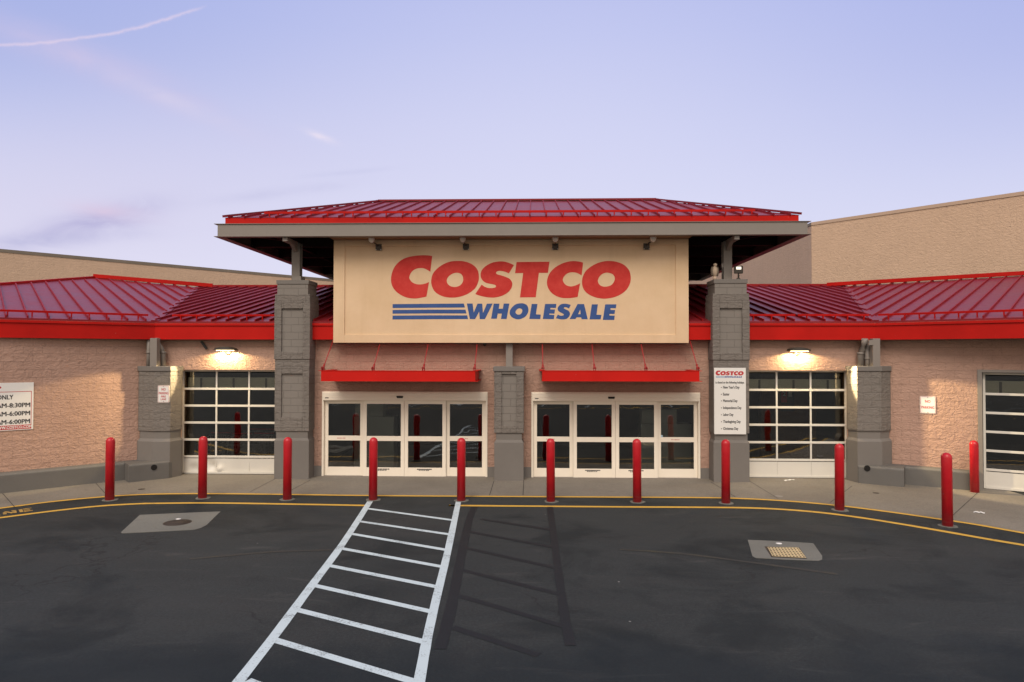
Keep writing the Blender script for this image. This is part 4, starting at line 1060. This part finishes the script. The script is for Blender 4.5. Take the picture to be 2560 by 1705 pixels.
# ------------------------------------------------------------------ pillar-top bird decoy and floodlight
zt_ = ZCAP; y0 = YP + .12; s = 1.0
x = FX(1787, y0, 690)
BD = thing('bird_decoy', (x, y0, zt_), 'pale breasted bird of prey decoy standing on top of a tall gray pillar', 'bird decoy')
m = MB(); m.lathe((x, y0, zt_), [(.055, 0), (.052, .05), (.046, .085)], 14); m.build('perch', plain('weathered_perch', (.55, .42, .32, 1), .8), BD)
m = MB(); m.lathe((x, y0, zt_ + .08), [(.022, 0), (.045, .03), (.072, .10), (.082, .17), (.074, .225), (.048, .262), (.036, .285)], 16); m.ball((x + .012, y0 - .008, zt_ + .402), (.050, .056, .050), 14, 10); m.build('body', M['hawkpale'], BD)
m = MB()
for sx in (-1, 1):
    m.ball((x + sx * .074, y0 + .005, zt_ + .225), (.034, .060, .14), 12, 8)
m.ball((x, y0 + .055, zt_ + .22), (.06, .05, .14), 12, 8)
m.hexa([(x-.025,y0+.05,zt_+.01),(x+.025,y0+.05,zt_+.01),(x+.025,y0+.075,zt_+.01),(x-.025,y0+.075,zt_+.01)], [(x-.035,y0+.03,zt_+.16),(x+.035,y0+.03,zt_+.16),(x+.035,y0+.07,zt_+.16),(x-.035,y0+.07,zt_+.16)])
m.ball((x + .006, y0 + .015, zt_ + .420), (.050, .050, .038), 12, 8)
m.build('wings', M['hawkbrown'], BD)
m = MB(); m.tube([(x + .035, y0 - .03, zt_ + .405), (x + .062, y0 - .045, zt_ + .398), (x + .066, y0 - .048, zt_ + .38)], [.018, .012, .003], 8); m.build('beak', M['darkmetal'], BD)
xf = FX(1846, y0, 690)
FLD = thing('floodlight', (xf, y0, zt_), 'dark square floodlight with a lit window, beside the bird decoy on a gray pillar', 'lamp')
m = MB(); m.lathe((xf, y0, zt_), [(.06, 0), (.055, .03), (.03, .045), (.02, .06)], 14); m.tube([(xf, y0, zt_ + .05), (xf, y0, zt_ + .17)], [.022, .018], 10); m.ball((xf + .005, y0, zt_ + .12), .028, 10, 8); m.build('stem', M['darkmetal'], FLD)
m = MB(); m.box(xf - .118, xf + .118, y0 - .05, y0 + .03, zt_ + .165, zt_ + .375); m.build('lamp_head', M['darkmetal'], FLD, .018)
m = MB(); m.box(xf - .07, xf + .06, y0 - .054, y0 - .0505, zt_ + .275, zt_ + .345); m.build('lit_window', M['ledglow'], FLD)
m = MB(); xb_ = FX(1804, -.1, 660); m.box(xb_ - .03, xb_ + .02, -.22, -.16, zt_ + .35, zt_ + .46); m.tube([(xb_, -.2, zt_ + .35), (xb_ - .01, -.2, zt_ + .02), (xb_ - .12, -.22, zt_ + .012)], .008, 6); m.build('electrical_conduit', M['gmetal'], B)

# ------------------------------------------------------------------ signs
# holiday notice on the right pillar
ys = YP - .03; hx0, hx1 = FX(1785.3, ys, 1000), FX(1864.6, ys, 1000); hz1, hz0 = FZ(1824, 919.5, ys), FZ(1824, 1085.5, ys)
HS = thing('holiday_notice', ((hx0 + hx1) / 2, ys, hz0), 'tall white notice listing closed holidays, fixed to a tall gray pillar', 'sign')
m = MB(); m.box(hx0, hx1, ys - .012, ys + .0, hz0, hz1); m.build('board', M['sigwhite'], HS, .002)
yy = ys - .0135; hw, hh = hx1 - hx0, hz1 - hz0
def hp(u, v): return Vector((hx0 + hw * u, yy, hz1 - hh * v))
def small_logo(x, y): # logo box 978..1577 x 638..800 -> notice area
    return hp(.045 + (x - 977.5) / (1577 - 977.5) * .885, .04 + (y - 638) / (800 - 638) * .112)
logo_mesh('red_logo', LOGO['red'], small_logo, M['inkred'], HS, 2); logo_mesh('blue_logo', LOGO['blue'], small_logo, M['inkblue'], HS, 2); logo_mesh('logo_stripes', LOGO['stripe'], small_logo, M['inkpale'], HS, 2)
rt, upv = (1, 0, 0), (0, 0, 1)
lines = [('is closed on the following holidays:', hp(.045, .236), rt, upv, hh * .034, hw * .90, 'L')]
for s_, v, wd in [("New Year's Day", .309, .515), ('Easter', .413, .20), ('Memorial Day', .512, .45), ('Independence Day', .617, .575), ('Labor Day', .72, .32), ('Thanksgiving Day', .825, .545), ('Christmas Day', .93, .47)]:
    lines.append((s_, hp(.28, v + .003), rt, upv, hh * .041, hw * wd, 'L'))
text_mesh('notice_text', lines, M['ink'], HS, .034)
m = MB()
for v in (.309, .413, .512, .617, .72, .825, .93):
    c_ = hp(.225, v - .013); m.face([c_ + Vector((math.cos(t * math.pi / 5) * .013, 0, math.sin(t * math.pi / 5) * .013)) for t in range(10)])
m.build('bullet', M['ink'], HS)

def plate_sign(name, pts, n, texts, label, w, h, ctr):
    """small rounded traffic plate"""
    n = Vector(n).normalized(); rt = Vector((-n.y, n.x, 0)); rt = rt if rt.x > 0 else -rt; up = Vector((0, 0, 1)); c = Vector(ctr)
    T = thing(name, c - up * h / 2, label, 'sign', 'no parking signs on the building')
    def rr(mb, ww, hh_, f, th, rad=.03):
        q = []
        for (sx, sz, a0) in ((1, 1, 0), (-1, 1, 90), (-1, -1, 180), (1, -1, 270)):
            for k in range(5):
                a = R(a0 + 22.5 * k); q.append(c + rt * (sx * (ww / 2 - rad) + math.cos(a) * rad) + up * (sz * (hh_ / 2 - rad) + math.sin(a) * rad) + n * f)
        lo = [p - n * th for p in q]; b = len(mb.v); N = len(q); mb.v += lo + q
        mb.f.append(tuple(b + N + i for i in range(N))); mb.f.append(tuple(b + i for i in reversed(range(N)))); mb.sm += [False, False]
        for i in range(N): mb.f.append((b + i, b + (i + 1) % N, b + N + (i + 1) % N, b + N + i)); mb.sm.append(False)
    m = MB(); rr(m, w, h, .012, .010); m.build('plate', M['sigwhite'], T)
    m = MB(); rr(m, w - .02, h - .02, .0132, .001, .025); bo = m.build('border', M['inkred'], T)
    m = MB(); rr(m, w - .034, h - .034, .0144, .001, .02); m.build('face', M['sigwhite'], T)
    text_mesh('lettering', [(s, c + up * (v * h) + n * .0152, rt, up, th, wd * w, 'C') for s, v, th, wd in texts], M['inkred'], T, .028)
    for v in (.44, -.44):
        m = MB(); m.tube([c + up * (v * h) + n * .012, c + up * (v * h) + n * .02], .009, 8); m.build('bolt', M['darkmetal'], T)
cc = at_plane(409.5, 985, pLc + bLc * .0, bLc)
plate_sign('no_parking_sign', None, bLc, [('NO', .20, .075, .34), ('PARKING', -.02, .07, .80), ('FIRE', -.20, .055, .40), ('LANE', -.36, .055, .46)], 'small white no parking fire lane sign on a gray corner pilaster', .315, .475, cc + bLc * .002)
cc = at_plane(2319.5, 1012, WR, nR)
plate_sign('no_parking_sign', None, nR, [('NO', .12, .075, .34), ('PARKING', -.22, .07, .80)], 'small white no parking sign alone on a lamplit tan wall', .36, .46, cc + nR * .004)
# opening hours board on the left wing
pR = at_plane(83.4, 1010, WL, nL); zt1 = at_plane(83.4, 955.6, WL, nL).z; zt0 = at_plane(83.4, 1072.3, WL, nL).z
rt = -dL; bw = 2.3; bh = zt1 - zt0; a0 = pR - rt * bw; a0 = Vector((a0.x, a0.y, 0)) + nL * .001
HB = thing('hours_board', (a0 + rt * bw / 2 + Vector((0, 0, zt0))), 'large white opening hours board with a red web address band, on a tan wall', 'sign')
m = MB(); m.obox(a0 + Vector((0, 0, zt0)), rt * bw, nL * .02, (0, 0, bh)); m.build('board', M['sigwhite'], HB)
def bp(s, v, f=.0215): return a0 + rt * (bw - s) + nL * f + Vector((0, 0, zt1 - bh * v))
m = MB()
def rect(mb, s0, s1, v0, v1, f=.0215): mb.face([bp(s1, v1, f), bp(s0, v1, f), bp(s0, v0, f), bp(s1, v0, f)])
rect(m, .04, 2.2, .185, .197); rect(m, .04, .052, .197, .90); rect(m, .04, 2.2, .895, .985)
m.build('red_border', M['inkred'], HB)
def run(px0, px1, v): # length along the board between two image columns
    return abs((at_plane(px1, 1000, WL, nL) - at_plane(px0, 1000, WL, nL)).dot(rt))
def left(px): return run(px, 83.4, 0)
text_mesh('web_address', [('WWW.COSTCO.COM', bp(left(79.5), .968, .0225), rt, (0, 0, 1), bh * .062, run(-16, 79.5, 0), 'R')], M['sigwhite'], HB, .035)
text_mesh('hours_text', [('ONLY', bp(left(32.5), .345), rt, (0, 0, 1), bh * .095, run(-8, 32.5, 0), 'R'), ('AM-8:30PM', bp(left(75), .520), rt, (0, 0, 1), bh * .095, run(-9, 75, 0), 'R'), ('AM-6:00PM', bp(left(75), .695), rt, (0, 0, 1), bh * .095, run(-9, 75, 0), 'R'), ('AM-6:00PM', bp(left(75), .868), rt, (0, 0, 1), bh * .095, run(-9, 75, 0), 'R')], M['ink'], HB, .030)
logo_mesh('red_logo', LOGO['red'][-1:], lambda x, y: bp(left(2.6) + (1577 - x) / 600 * 1.6, .055 + (y - 652) / 95 * .085), M['inkred'], HB, 2)

# ------------------------------------------------------------------ bollards
def make_bollard(p, label, group, h=1.48, footing=True):
    T = thing('bollard', (p.x, p.y, 0), label, 'bollard', group)
    ln = random.Random(int(p.x * 37 + 11)); T.rotation_euler = (R(ln.uniform(-.4, .4)), R(ln.uniform(-.4, .4)), 0)
    r = .1; m = MB(); prof = [(r, 0), (r, h - r)] + [(r * math.cos(a), h - r + r * math.sin(a)) for a in [R(k) for k in (15, 30, 45, 60, 75, 88)]]
    m.lathe((p.x, p.y, .006), prof, 28); po = m.build('post', M['bollard'], T)
    if footing:
        q = MB(); n = 18; hi = []; rnd = random.Random(int(p.x * 100))
        for k in range(n):
            t = 2 * math.pi * k / n; rr = .172 * (1 + rnd.uniform(-.10, .10)); hi.append((p.x + rr * math.cos(t) + .01, p.y + rr * math.sin(t), .013))
        q.hexa([(a, b, .001) for a, b, c in hi], hi); q.build('footing', M['pad'], T)
    return T
bl = [(252*1.0875,1250.3),(506,1245.5),(718,1249),(932.5,1250),(1153,1252),(1377,1254),(1593,1255.5),(1814.5,1258),(2099,1275.5),(2369,1315.5)]
labs = ['red bollard before the tan wall with the opening hours board', 'red bollard standing before the dented garage door', 'red bollard standing before the tall gray pillar beside the dented garage door', 'red bollard at the slanting white crosswalk line, on the pillar side of the crosswalk', 'red bollard at the crosswalk line that ends beside the blacked out crosswalk',
        'red bollard at the far end of the blacked out crosswalk, beside the center pilaster', 'red bollard before the middle of the glass doors nearer the holiday notice', 'red bollard standing below the holiday notice on the tall gray pillar', 'red bollard before the edge of the undented garage door beside the holiday notice', 'red bollard farthest forward of the row, largest, between the curving yellow lines']
for (px, py), lb in zip(bl, labs): make_bollard(G(px, py), lb, 'red bollards along the yellow fire lane')
pb_ = G(2437, 1231)
make_bollard(pb_, 'red bollard standing back on the pavement against a steel door jamb', 'red bollards along the yellow fire lane', 1.30, False)

# ------------------------------------------------------------------ manhole, drain, covers, litter
def pad_poly(px, s, ox, oy): return [G(ox + x / s, oy + y / s) for x, y in px]
pp = pad_poly([(545,218),(1300,184),(2130,150),(2010,265),(1860,415),(1740,475),(1620,508),(950,542),(200,578),(175,560)], 7.85, 280, 1260)
c = sum(pp, Vector()) / len(pp)
MH = thing('manhole', (c.x, c.y, 0), 'round rusty manhole cover set in a worn concrete pad on the asphalt', 'manhole')
m = MB(); m.prism([(p.x, p.y) for p in reversed(pp)], -.02, .006); m.build('concrete_pad', M['pad'], MH)
c = G(280 + 1285 / 7.85, 1260 + 370 / 7.85); m = MB(); m.lathe((c.x, c.y, 0), [(.27, 0), (.27, .009), (.25, .010), (.25, .008), (.24, .008), (.24, .010), (.001, .011)], 32); m.build('cover', M['iron'], MH)
c = G(280 + 1303 / 7.85, 1260 + 298 / 7.85); m = MB(); m.lathe((c.x, c.y, 0), [(.052, 0), (.052, .009), (.001, .010)], 16); m.build('marker_disc', M['paper'], MH)
Dp = lambda x, y: G(1840 + x / 9.42, 1330 + y / 9.42)
pp = [Dp(*p) for p in [(275,190),(1060,222),(1820,272),(2030,570),(2030,650),(1950,680),(1200,655),(470,615),(385,570),(310,300)]]
c = sum(pp, Vector()) / len(pp)
SD = thing('storm_drain', (c.x, c.y, 0), 'square perforated storm drain grate in a concrete pad on the asphalt', 'drain')
m = MB(); m.prism([(p.x, p.y) for p in reversed(pp)], -.02, .006); m.build('concrete_pad', M['pad'], SD)
m = MB(); fq = [Dp(670,350), Dp(1490,375), Dp(1672,642), Dp(838,602)]; m.prism([(p.x, p.y) for p in reversed(fq)], 0, .0085); m.build('grate_frame', M['iron'], SD)
gq = [Dp(738,368), Dp(1470,384), Dp(1655,628), Dp(858,588)]
m = MB(); m.face([(p.x, p.y, .0105) for p in reversed(gq)]); m.build('grate_well', M['hole'], SD)
def bil(u, v): return (gq[0] * (1 - u) + gq[1] * u) * (1 - v) + (gq[3] * (1 - u) + gq[2] * u) * v
m = MB(); nx, ny = 10, 6; hw_ = .25
us = [0]; vs = [0]
for i in range(nx): us += [(i + .5 - hw_) / nx, (i + .5 + hw_) / nx]
for j in range(ny): vs += [(j + .5 - hw_) / ny, (j + .5 + hw_) / ny]
us.append(1); vs.append(1)
for i in range(len(us) - 1):
    for j in range(len(vs) - 1):
        if i % 2 == 1 and j % 2 == 1: continue
        q = [bil(us[i], vs[j+1]), bil(us[i+1], vs[j+1]), bil(us[i+1], vs[j]), bil(us[i], vs[j])]; m.face([(p.x, p.y, .014) for p in q])
m.build('grate', M['grate'], SD)
c = Dp(1010, 275); m = MB(); m.lathe((c.x, c.y, 0), [(.055, 0), (.055, .009), (.001, .010)], 16); m.build('marker_disc', M['paper'], SD)
for (px, py, r, lb) in [(1947, 1240.7, .10, 'small round gray cover in the pavement, close to the inner yellow line'), (2190, 1232.5, .075, 'small dark round cover in the pavement before the plinth near the no parking sign'), (354, 1223, .085, 'small dark round cover in the pavement near the plinth by the hours board')]:
    c = G(px, py, pz); m = MB(); m.lathe((c.x, c.y, pz - .005), [(r, 0), (r, .008), (r * .85, .009), (.001, .009)], 20)
    prop(m.build('access_cover', M['gmetal'] if r > .09 else M['iron']), lb, 'cover', 'round covers in the pavement')
def litter(a, b, w, lb):
    a, b = G(*a, pz), G(*b, pz); d = (b - a); s = Vector((-d.y, d.x, 0)).normalized() * w; N = 6; m = MB(); top = []
    for i in range(N + 1):
        t = i / N; z = pz + .004 + .016 * math.sin(t * math.pi * 2.2) ** 2; c = a + d * t + s * .3 * math.sin(t * 3); top.append((c - s / 2, c + s / 2, z))
    for i in range(N):
        (a1, b1, z1), (a2, b2, z2) = top[i], top[i + 1]; m.face([(a1.x, a1.y, z1), (a2.x, a2.y, z2), (b2.x, b2.y, z2 + .006), (b1.x, b1.y, z1 + .006)])
    prop(m.build('paper_scrap', M['paper']), lb, 'litter', 'paper scraps on the pavement')
litter((1962, 1202.5), (1986, 1200), .07, 'thin straight white paper scrap on the pavement before a garage door')
litter((2434, 1281), (2462, 1284), .10, 'curled white paper scrap on the pavement behind the largest bollard')

# ------------------------------------------------------------------ shopping carts behind the left garage door
def make_cart(p):
    x, y = p; T = thing('shopping_cart', (x, y, .014), '', 'shopping cart', 'carts parked behind the dented garage door')
    z0 = .014; m = MB()
    lo = [(-.22, -.38, .42), (.22, -.38, .42), (.27, .40, .55), (-.27, .40, .55)]; hi = [(-.27, -.44, .80), (.27, -.44, .80), (.31, .46, .95), (-.31, .46, .95)]
    P_ = lambda t: Vector((x + t[0], y + t[1], z0 + t[2]))
    for ring_ in (lo, hi):
        for i in range(4): m.tube([P_(ring_[i]), P_(ring_[(i + 1) % 4])], .011, 6)
    for i in range(4):
        for k in range(9):
            t = k / 9; a = P_(lo[i]).lerp(P_(lo[(i + 1) % 4]), t); b = P_(hi[i]).lerp(P_(hi[(i + 1) % 4]), t); m.tube([a, b], .005, 4, False)
        for k in (1, 2, 3):
            t = k / 4; m.tube([P_(lo[i]).lerp(P_(hi[i]), t), P_(lo[(i + 1) % 4]).lerp(P_(hi[(i + 1) % 4]), t)], .005, 4, False)
    for k in range(1, 6):
        t = k / 6; m.tube([P_(lo[0]).lerp(P_(lo[1]), t), P_(lo[3]).lerp(P_(lo[2]), t)], .005, 4, False)
    m.build('basket', M['steel'], T)
    f = MB()
    for sx in (-1, 1):
        f.tube([P_((sx * .27, .42, .95)), P_((sx * .25, .40, .20)), P_((sx * .25, .34, .13)), P_((sx * .20, -.42, .13))], .014, 6); f.tube([P_((sx * .25, .30, .14)), P_((sx * .22, -.30, .42))], .012, 6)
    f.build('frame', M['steel'], T)
    h = MB(); h.tube([P_((-.30, .50, 1.02)), P_((.30, .50, 1.02))], .02, 8); h.build('handle', M['inkred'], T)
    for sx in (-.2, .2):
        for sy in (-.38, .32):
            w = MB(); w.tube([P_((sx - .014, sy, .065)), P_((sx + .014, sy, .065))], .062, 12); w.build('wheel', M['black'], T)
    return T
c0 = make_cart((0, 0)); cx0 = FX(615, 1.6)
cl = ['shopping cart behind the dented garage door, just right of its reflected bollard', 'shopping cart behind the dented garage door, in the middle column of panes', 'shopping cart behind the dented garage door, nearest the gray pillar', 'shopping cart in the back row behind the dented garage door, left one', 'shopping cart in the back row behind the dented garage door, right one']
spots = [(cx0 + .0, .86), (cx0 - .70, .95), (cx0 + .68, .84), (cx0 + .05, 1.95), (cx0 + .70, 1.9)]
for i, ((x, y), lb) in enumerate(zip(spots, cl)):
    t = c0 if i == 0 else copy_tree(c0)
    t.location = (x, y, .014); t['label'] = lb
for (pa_, pb_2, pt_, lb) in [(886, 985, 1042, 'pale gray blocky shape behind the glass doors facing the white crosswalk'), (1602, 1728, 1060, 'pale gray blocky shape behind the glass doors nearer the holiday notice')]:
    ua, ub, uz = FX(pa_, .9), FX(pb_2, .9), FZ((pa_ + pb_2) / 2, pt_, .9)  # plain pale blocks added for the gray shapes in the glass
    U = thing('pale_block', ((ua + ub) / 2, .9, .014), lb, 'storage unit', 'pale blocks behind the glass doors'); ms = plain('pale_gray_block', (.42, .44, .40, 1), .6)
    m = MB(); m.box(ua, ub, .9, 1.5, .014, uz); m.build('lower_block', ms, U, .01)
    m = MB(); m.box(ua + (ub - ua) * .02, ua + (ub - ua) * .72, .95, 1.4, uz + .002, uz + .42); m.build('upper_block', ms, U, .01)
m = MB(); bx_ = FX(1975, 1.99); 
BN = thing('banner', (FX(1969, 1.99), 1.985, 1.6), 'red and black hanging banner on the brown slab behind the right garage door', 'banner')
xa, xm, xb = FX(1952.5, 1.98), FX(1967, 1.98), FX(1985, 1.98); za, zb_ = FZ(1970, 979, 1.98), FZ(1970, 1028, 1.98); zm = FZ(1970, 1006, 1.98)
m = MB(); m.box(xa, xm, 1.975, 1.99, zm, za); m.build('red_half', M['inkred'], BN)
m = MB(); m.box(xm, xb, 1.975, 1.99, zm, za); m.box(xa, xb, 1.975, 1.99, zb_, zm - .02); m.build('black_half', M['black'], BN)
text_mesh('numerals', [('2', Vector((xa + .05, 1.973, zm + .20)), (1, 0, 0), (0, 0, 1), .13, .08, 'L'), ('1', Vector((xm + .06, 1.973, zm + .18)), (1, 0, 0), (0, 0, 1), .15, .07, 'L')], M['sigwhite'], BN, .03)

# ------------------------------------------------------------------ sky and light
w = bpy.data.worlds.new('World'); scn.world = w; w.use_nodes = True
nt = w.node_tree; nt.nodes.clear()
class WN(NT):
    def __init__(s, t): s.t = t
X = WN(nt); tc = X.n('ShaderNodeTexCoord'); sep = X.n('ShaderNodeSeparateXYZ'); X.l(tc.outputs['Generated'], sep.inputs[0]); X.c = tc
dx, dy, dz = sep.outputs[0], sep.outputs[1], sep.outputs[2]
SUN_EL, SUN_AZ = 47.0, -12.0    # azimuth of the sun measured from -Y (behind the camera) towards -X
sky = X.n('ShaderNodeTexSky', sky_type='NISHITA'); sky.sun_disc = False; sky.sun_elevation = R(SUN_EL); sky.sun_rotation = R(180 - SUN_AZ * -1)
sky.air_density = 1.2; sky.dust_density = 2.0; sky.ozone_density = 2.5
ramp_f = X.ramp(dz, [(0.0, srgb(230, 226, 244)), (.12, srgb(226, 226, 247)), (.21, srgb(217, 220, 246)), (.31, srgb(202, 208, 244)), (.42, srgb(176, 187, 238)), (.52, srgb(158, 171, 231)), (.75, srgb(150, 164, 205)), (1.0, srgb(150, 162, 188))])
ady = X.math('MAXIMUM', dy, .05); u = X.math('DIVIDE', dx, ady); v = X.math('DIVIDE', dz, ady)
inf = X.ramp(dy, [(.15, 0.0), (.4, 1.0)])
def gauss(u0, v0, a, b, ang, k):
    cs, sn = math.cos(R(ang)), math.sin(R(ang))
    du = X.math('SUBTRACT', u, u0); dv = X.math('SUBTRACT', v, v0)
    p = X.math('ADD', X.math('MULTIPLY', du, cs / a), X.math('MULTIPLY', dv, sn / a)); q = X.math('ADD', X.math('MULTIPLY', du, -sn / b), X.math('MULTIPLY', dv, cs / b))
    r2 = X.math('ADD', X.math('MULTIPLY', p, p), X.math('MULTIPLY', q, q))
    return X.math('MULTIPLY', X.math('MULTIPLY', X.math('POWER', 2.718, X.math('MULTIPLY', r2, -1)), k), inf)
def dirUV(px, py):
    d = ray(px, py); return d.x / d.y, d.z / d.y
col = ramp_f
# brighter centre, deeper corners
g = gauss(*dirUV(1420, 420), .75, .42, 0, .55); col = X.mix(g, col, srgb(222, 222, 246))
g = gauss(*dirUV(-60, 60), .55, .18, -6, .50); col = X.mix(g, col, srgb(148, 163, 220))
g = gauss(*dirUV(2700, 60), .5, .22, 8, .45); col = X.mix(g, col, srgb(156, 168, 226))
g = gauss(*dirUV(100, 520), .50, .15, 5, .35); col = X.mix(g, col, srgb(214, 203, 228))
wis = X.noise(9, 5, .6, X.mapping(tc.outputs['Generated'], (1, 1, 3.2)), .6)
wisp = X.ramp(wis, [(.38, 0.0), (.72, 1.0)])
for (px, py, a, b, ang, k, c_) in [(210, 150, .22, .025, -22, .42, srgb(205, 196, 230)), (450, 260, .12, .012, -24, .4, srgb(212, 208, 236)), (230, 560, .10, .022, 14, .55, srgb(176, 172, 214)), (265, 525, .06, .012, -8, .5, srgb(222, 204, 228)), (120, 600, .12, .012, 3, .45, srgb(180, 180, 218)), (715, 478, .09, .008, 7, .5, srgb(196, 196, 228)), (860, 432, .06, .004, 5, .45, srgb(198, 200, 232)), (800, 341, .022, .005, -22, .8, srgb(236, 226, 242))]:
    uu, vv = dirUV(px, py); col = X.mix(X.math('MULTIPLY', gauss(uu, vv, a, b, ang, k * 1.6), X.math('MULTIPLY_ADD', wisp, .8, .35)), col, c_)
# contrail: a thin bent line in the upper left of the sky
fc = X.n('ShaderNodeFloatCurve'); tr = [dirUV(x * 1.0875, y * 1.0875) for x, y in [(-60,105), (0,104), (90,99.5), (165,90), (290,70), (380,44), (487,9), (560,-18)]]
u0, u1 = tr[0][0], tr[-1][0]; v0, v1 = min(p[1] for p in tr) - .02, max(p[1] for p in tr) + .02
cv = fc.mapping.curves[0]; pts = [((a - u0) / (u1 - u0), (b - v0) / (v1 - v0)) for a, b in tr]
cv.points[0].location = pts[0]; cv.points[1].location = pts[-1]
for p in pts[1:-1]: cv.points.new(*p)
fc.mapping.update()
X.l(X.math('DIVIDE', X.math('SUBTRACT', u, u0), u1 - u0), fc.inputs[1])
wob = X.noise(60, 4, .65, X.mapping(tc.outputs['Generated'], (1, 1, 1)))
vc = X.math('MULTIPLY_ADD', fc.outputs[0], v1 - v0, v0)
dist = X.math('ABSOLUTE', X.math('ADD', X.math('SUBTRACT', v, vc), X.math('MULTIPLY', X.math('SUBTRACT', wob, .5), .008)))
line = X.ramp(dist, [(0.0, 1.0), (.0016, .75), (.0040, 0.0)])
lim = X.math('MULTIPLY', X.ramp(X.math('DIVIDE', X.math('SUBTRACT', u, u0), u1 - u0), [(.0, 1.0), (.80, .9), (.87, 0.0)]), inf)
col = X.mix(X.math('MULTIPLY', X.math('MULTIPLY', line, lim), X.math('MULTIPLY_ADD', wob, .7, .25)), col, srgb(232, 214, 234))
# the sunset half of the sky, behind the camera
warm = X.ramp(dz, [(0.0, (.95, .75, .56, 1)), (.20, (1.0, .82, .68, 1)), (.45, (1.0, .92, .88, 1)), (1.0, (.55, .58, .64, 1))])
back = X.ramp(dy, [(.0, 1.0), (1.0, 0.0)])
bk = X.math('SUBTRACT', 1.0, X.ramp(X.math('MULTIPLY_ADD', dy, .5, .5), [(.30, 0.0), (.60, 1.0)]))
col = X.mix(bk, col, warm)
bg = X.n('ShaderNodeBackground'); bg.inputs[1].default_value = 1.0; X.l(col, bg.inputs[0])
bg2 = X.n('ShaderNodeBackground'); bg2.inputs[1].default_value = .0; X.l(sky.outputs[0], bg2.inputs[0])
ad = X.n('ShaderNodeAddShader'); X.l(bg.outputs[0], ad.inputs[0]); X.l(bg2.outputs[0], ad.inputs[1])
wo = X.n('ShaderNodeOutputWorld'); X.l(bg.outputs[0], wo.inputs[0])
nt.nodes.remove(ad); nt.nodes.remove(bg2); nt.nodes.remove(sky)

su = bpy.data.lights.new('sun', 'SUN'); su.energy = 2.3; su.angle = R(34); su.color = (1, .87, .72)
so = bpy.data.objects.new('sun', su); COL.objects.link(so)
az = R(SUN_AZ); d = Vector((math.sin(az) * math.cos(R(SUN_EL)), -math.cos(az) * math.cos(R(SUN_EL)), math.sin(R(SUN_EL))))
so.rotation_euler = d.to_track_quat('Z', 'Y').to_euler(); so.location = (0, -40, 30)

# ------------------------------------------------------------------ camera
cam = bpy.data.cameras.new('camera'); cam.sensor_width = 36; cam.lens = 24; cam.clip_end = 2000; cam.clip_start = .1
co = bpy.data.objects.new('camera', cam); COL.objects.link(co); co.location = CAM; co.rotation_euler = ROT.to_euler(); scn.camera = co
scn.view_settings.view_transform = 'Standard'; scn.view_settings.look = 'None'; scn.view_settings.exposure = 0; scn.view_settings.gamma = 1
scn.view_settings.use_curve_mapping = False
scn.cycles.max_bounces = 8; scn.cycles.transparent_max_bounces = 16; scn.cycles.use_denoising = True; scn.cycles.sample_clamp_indirect = 4.0
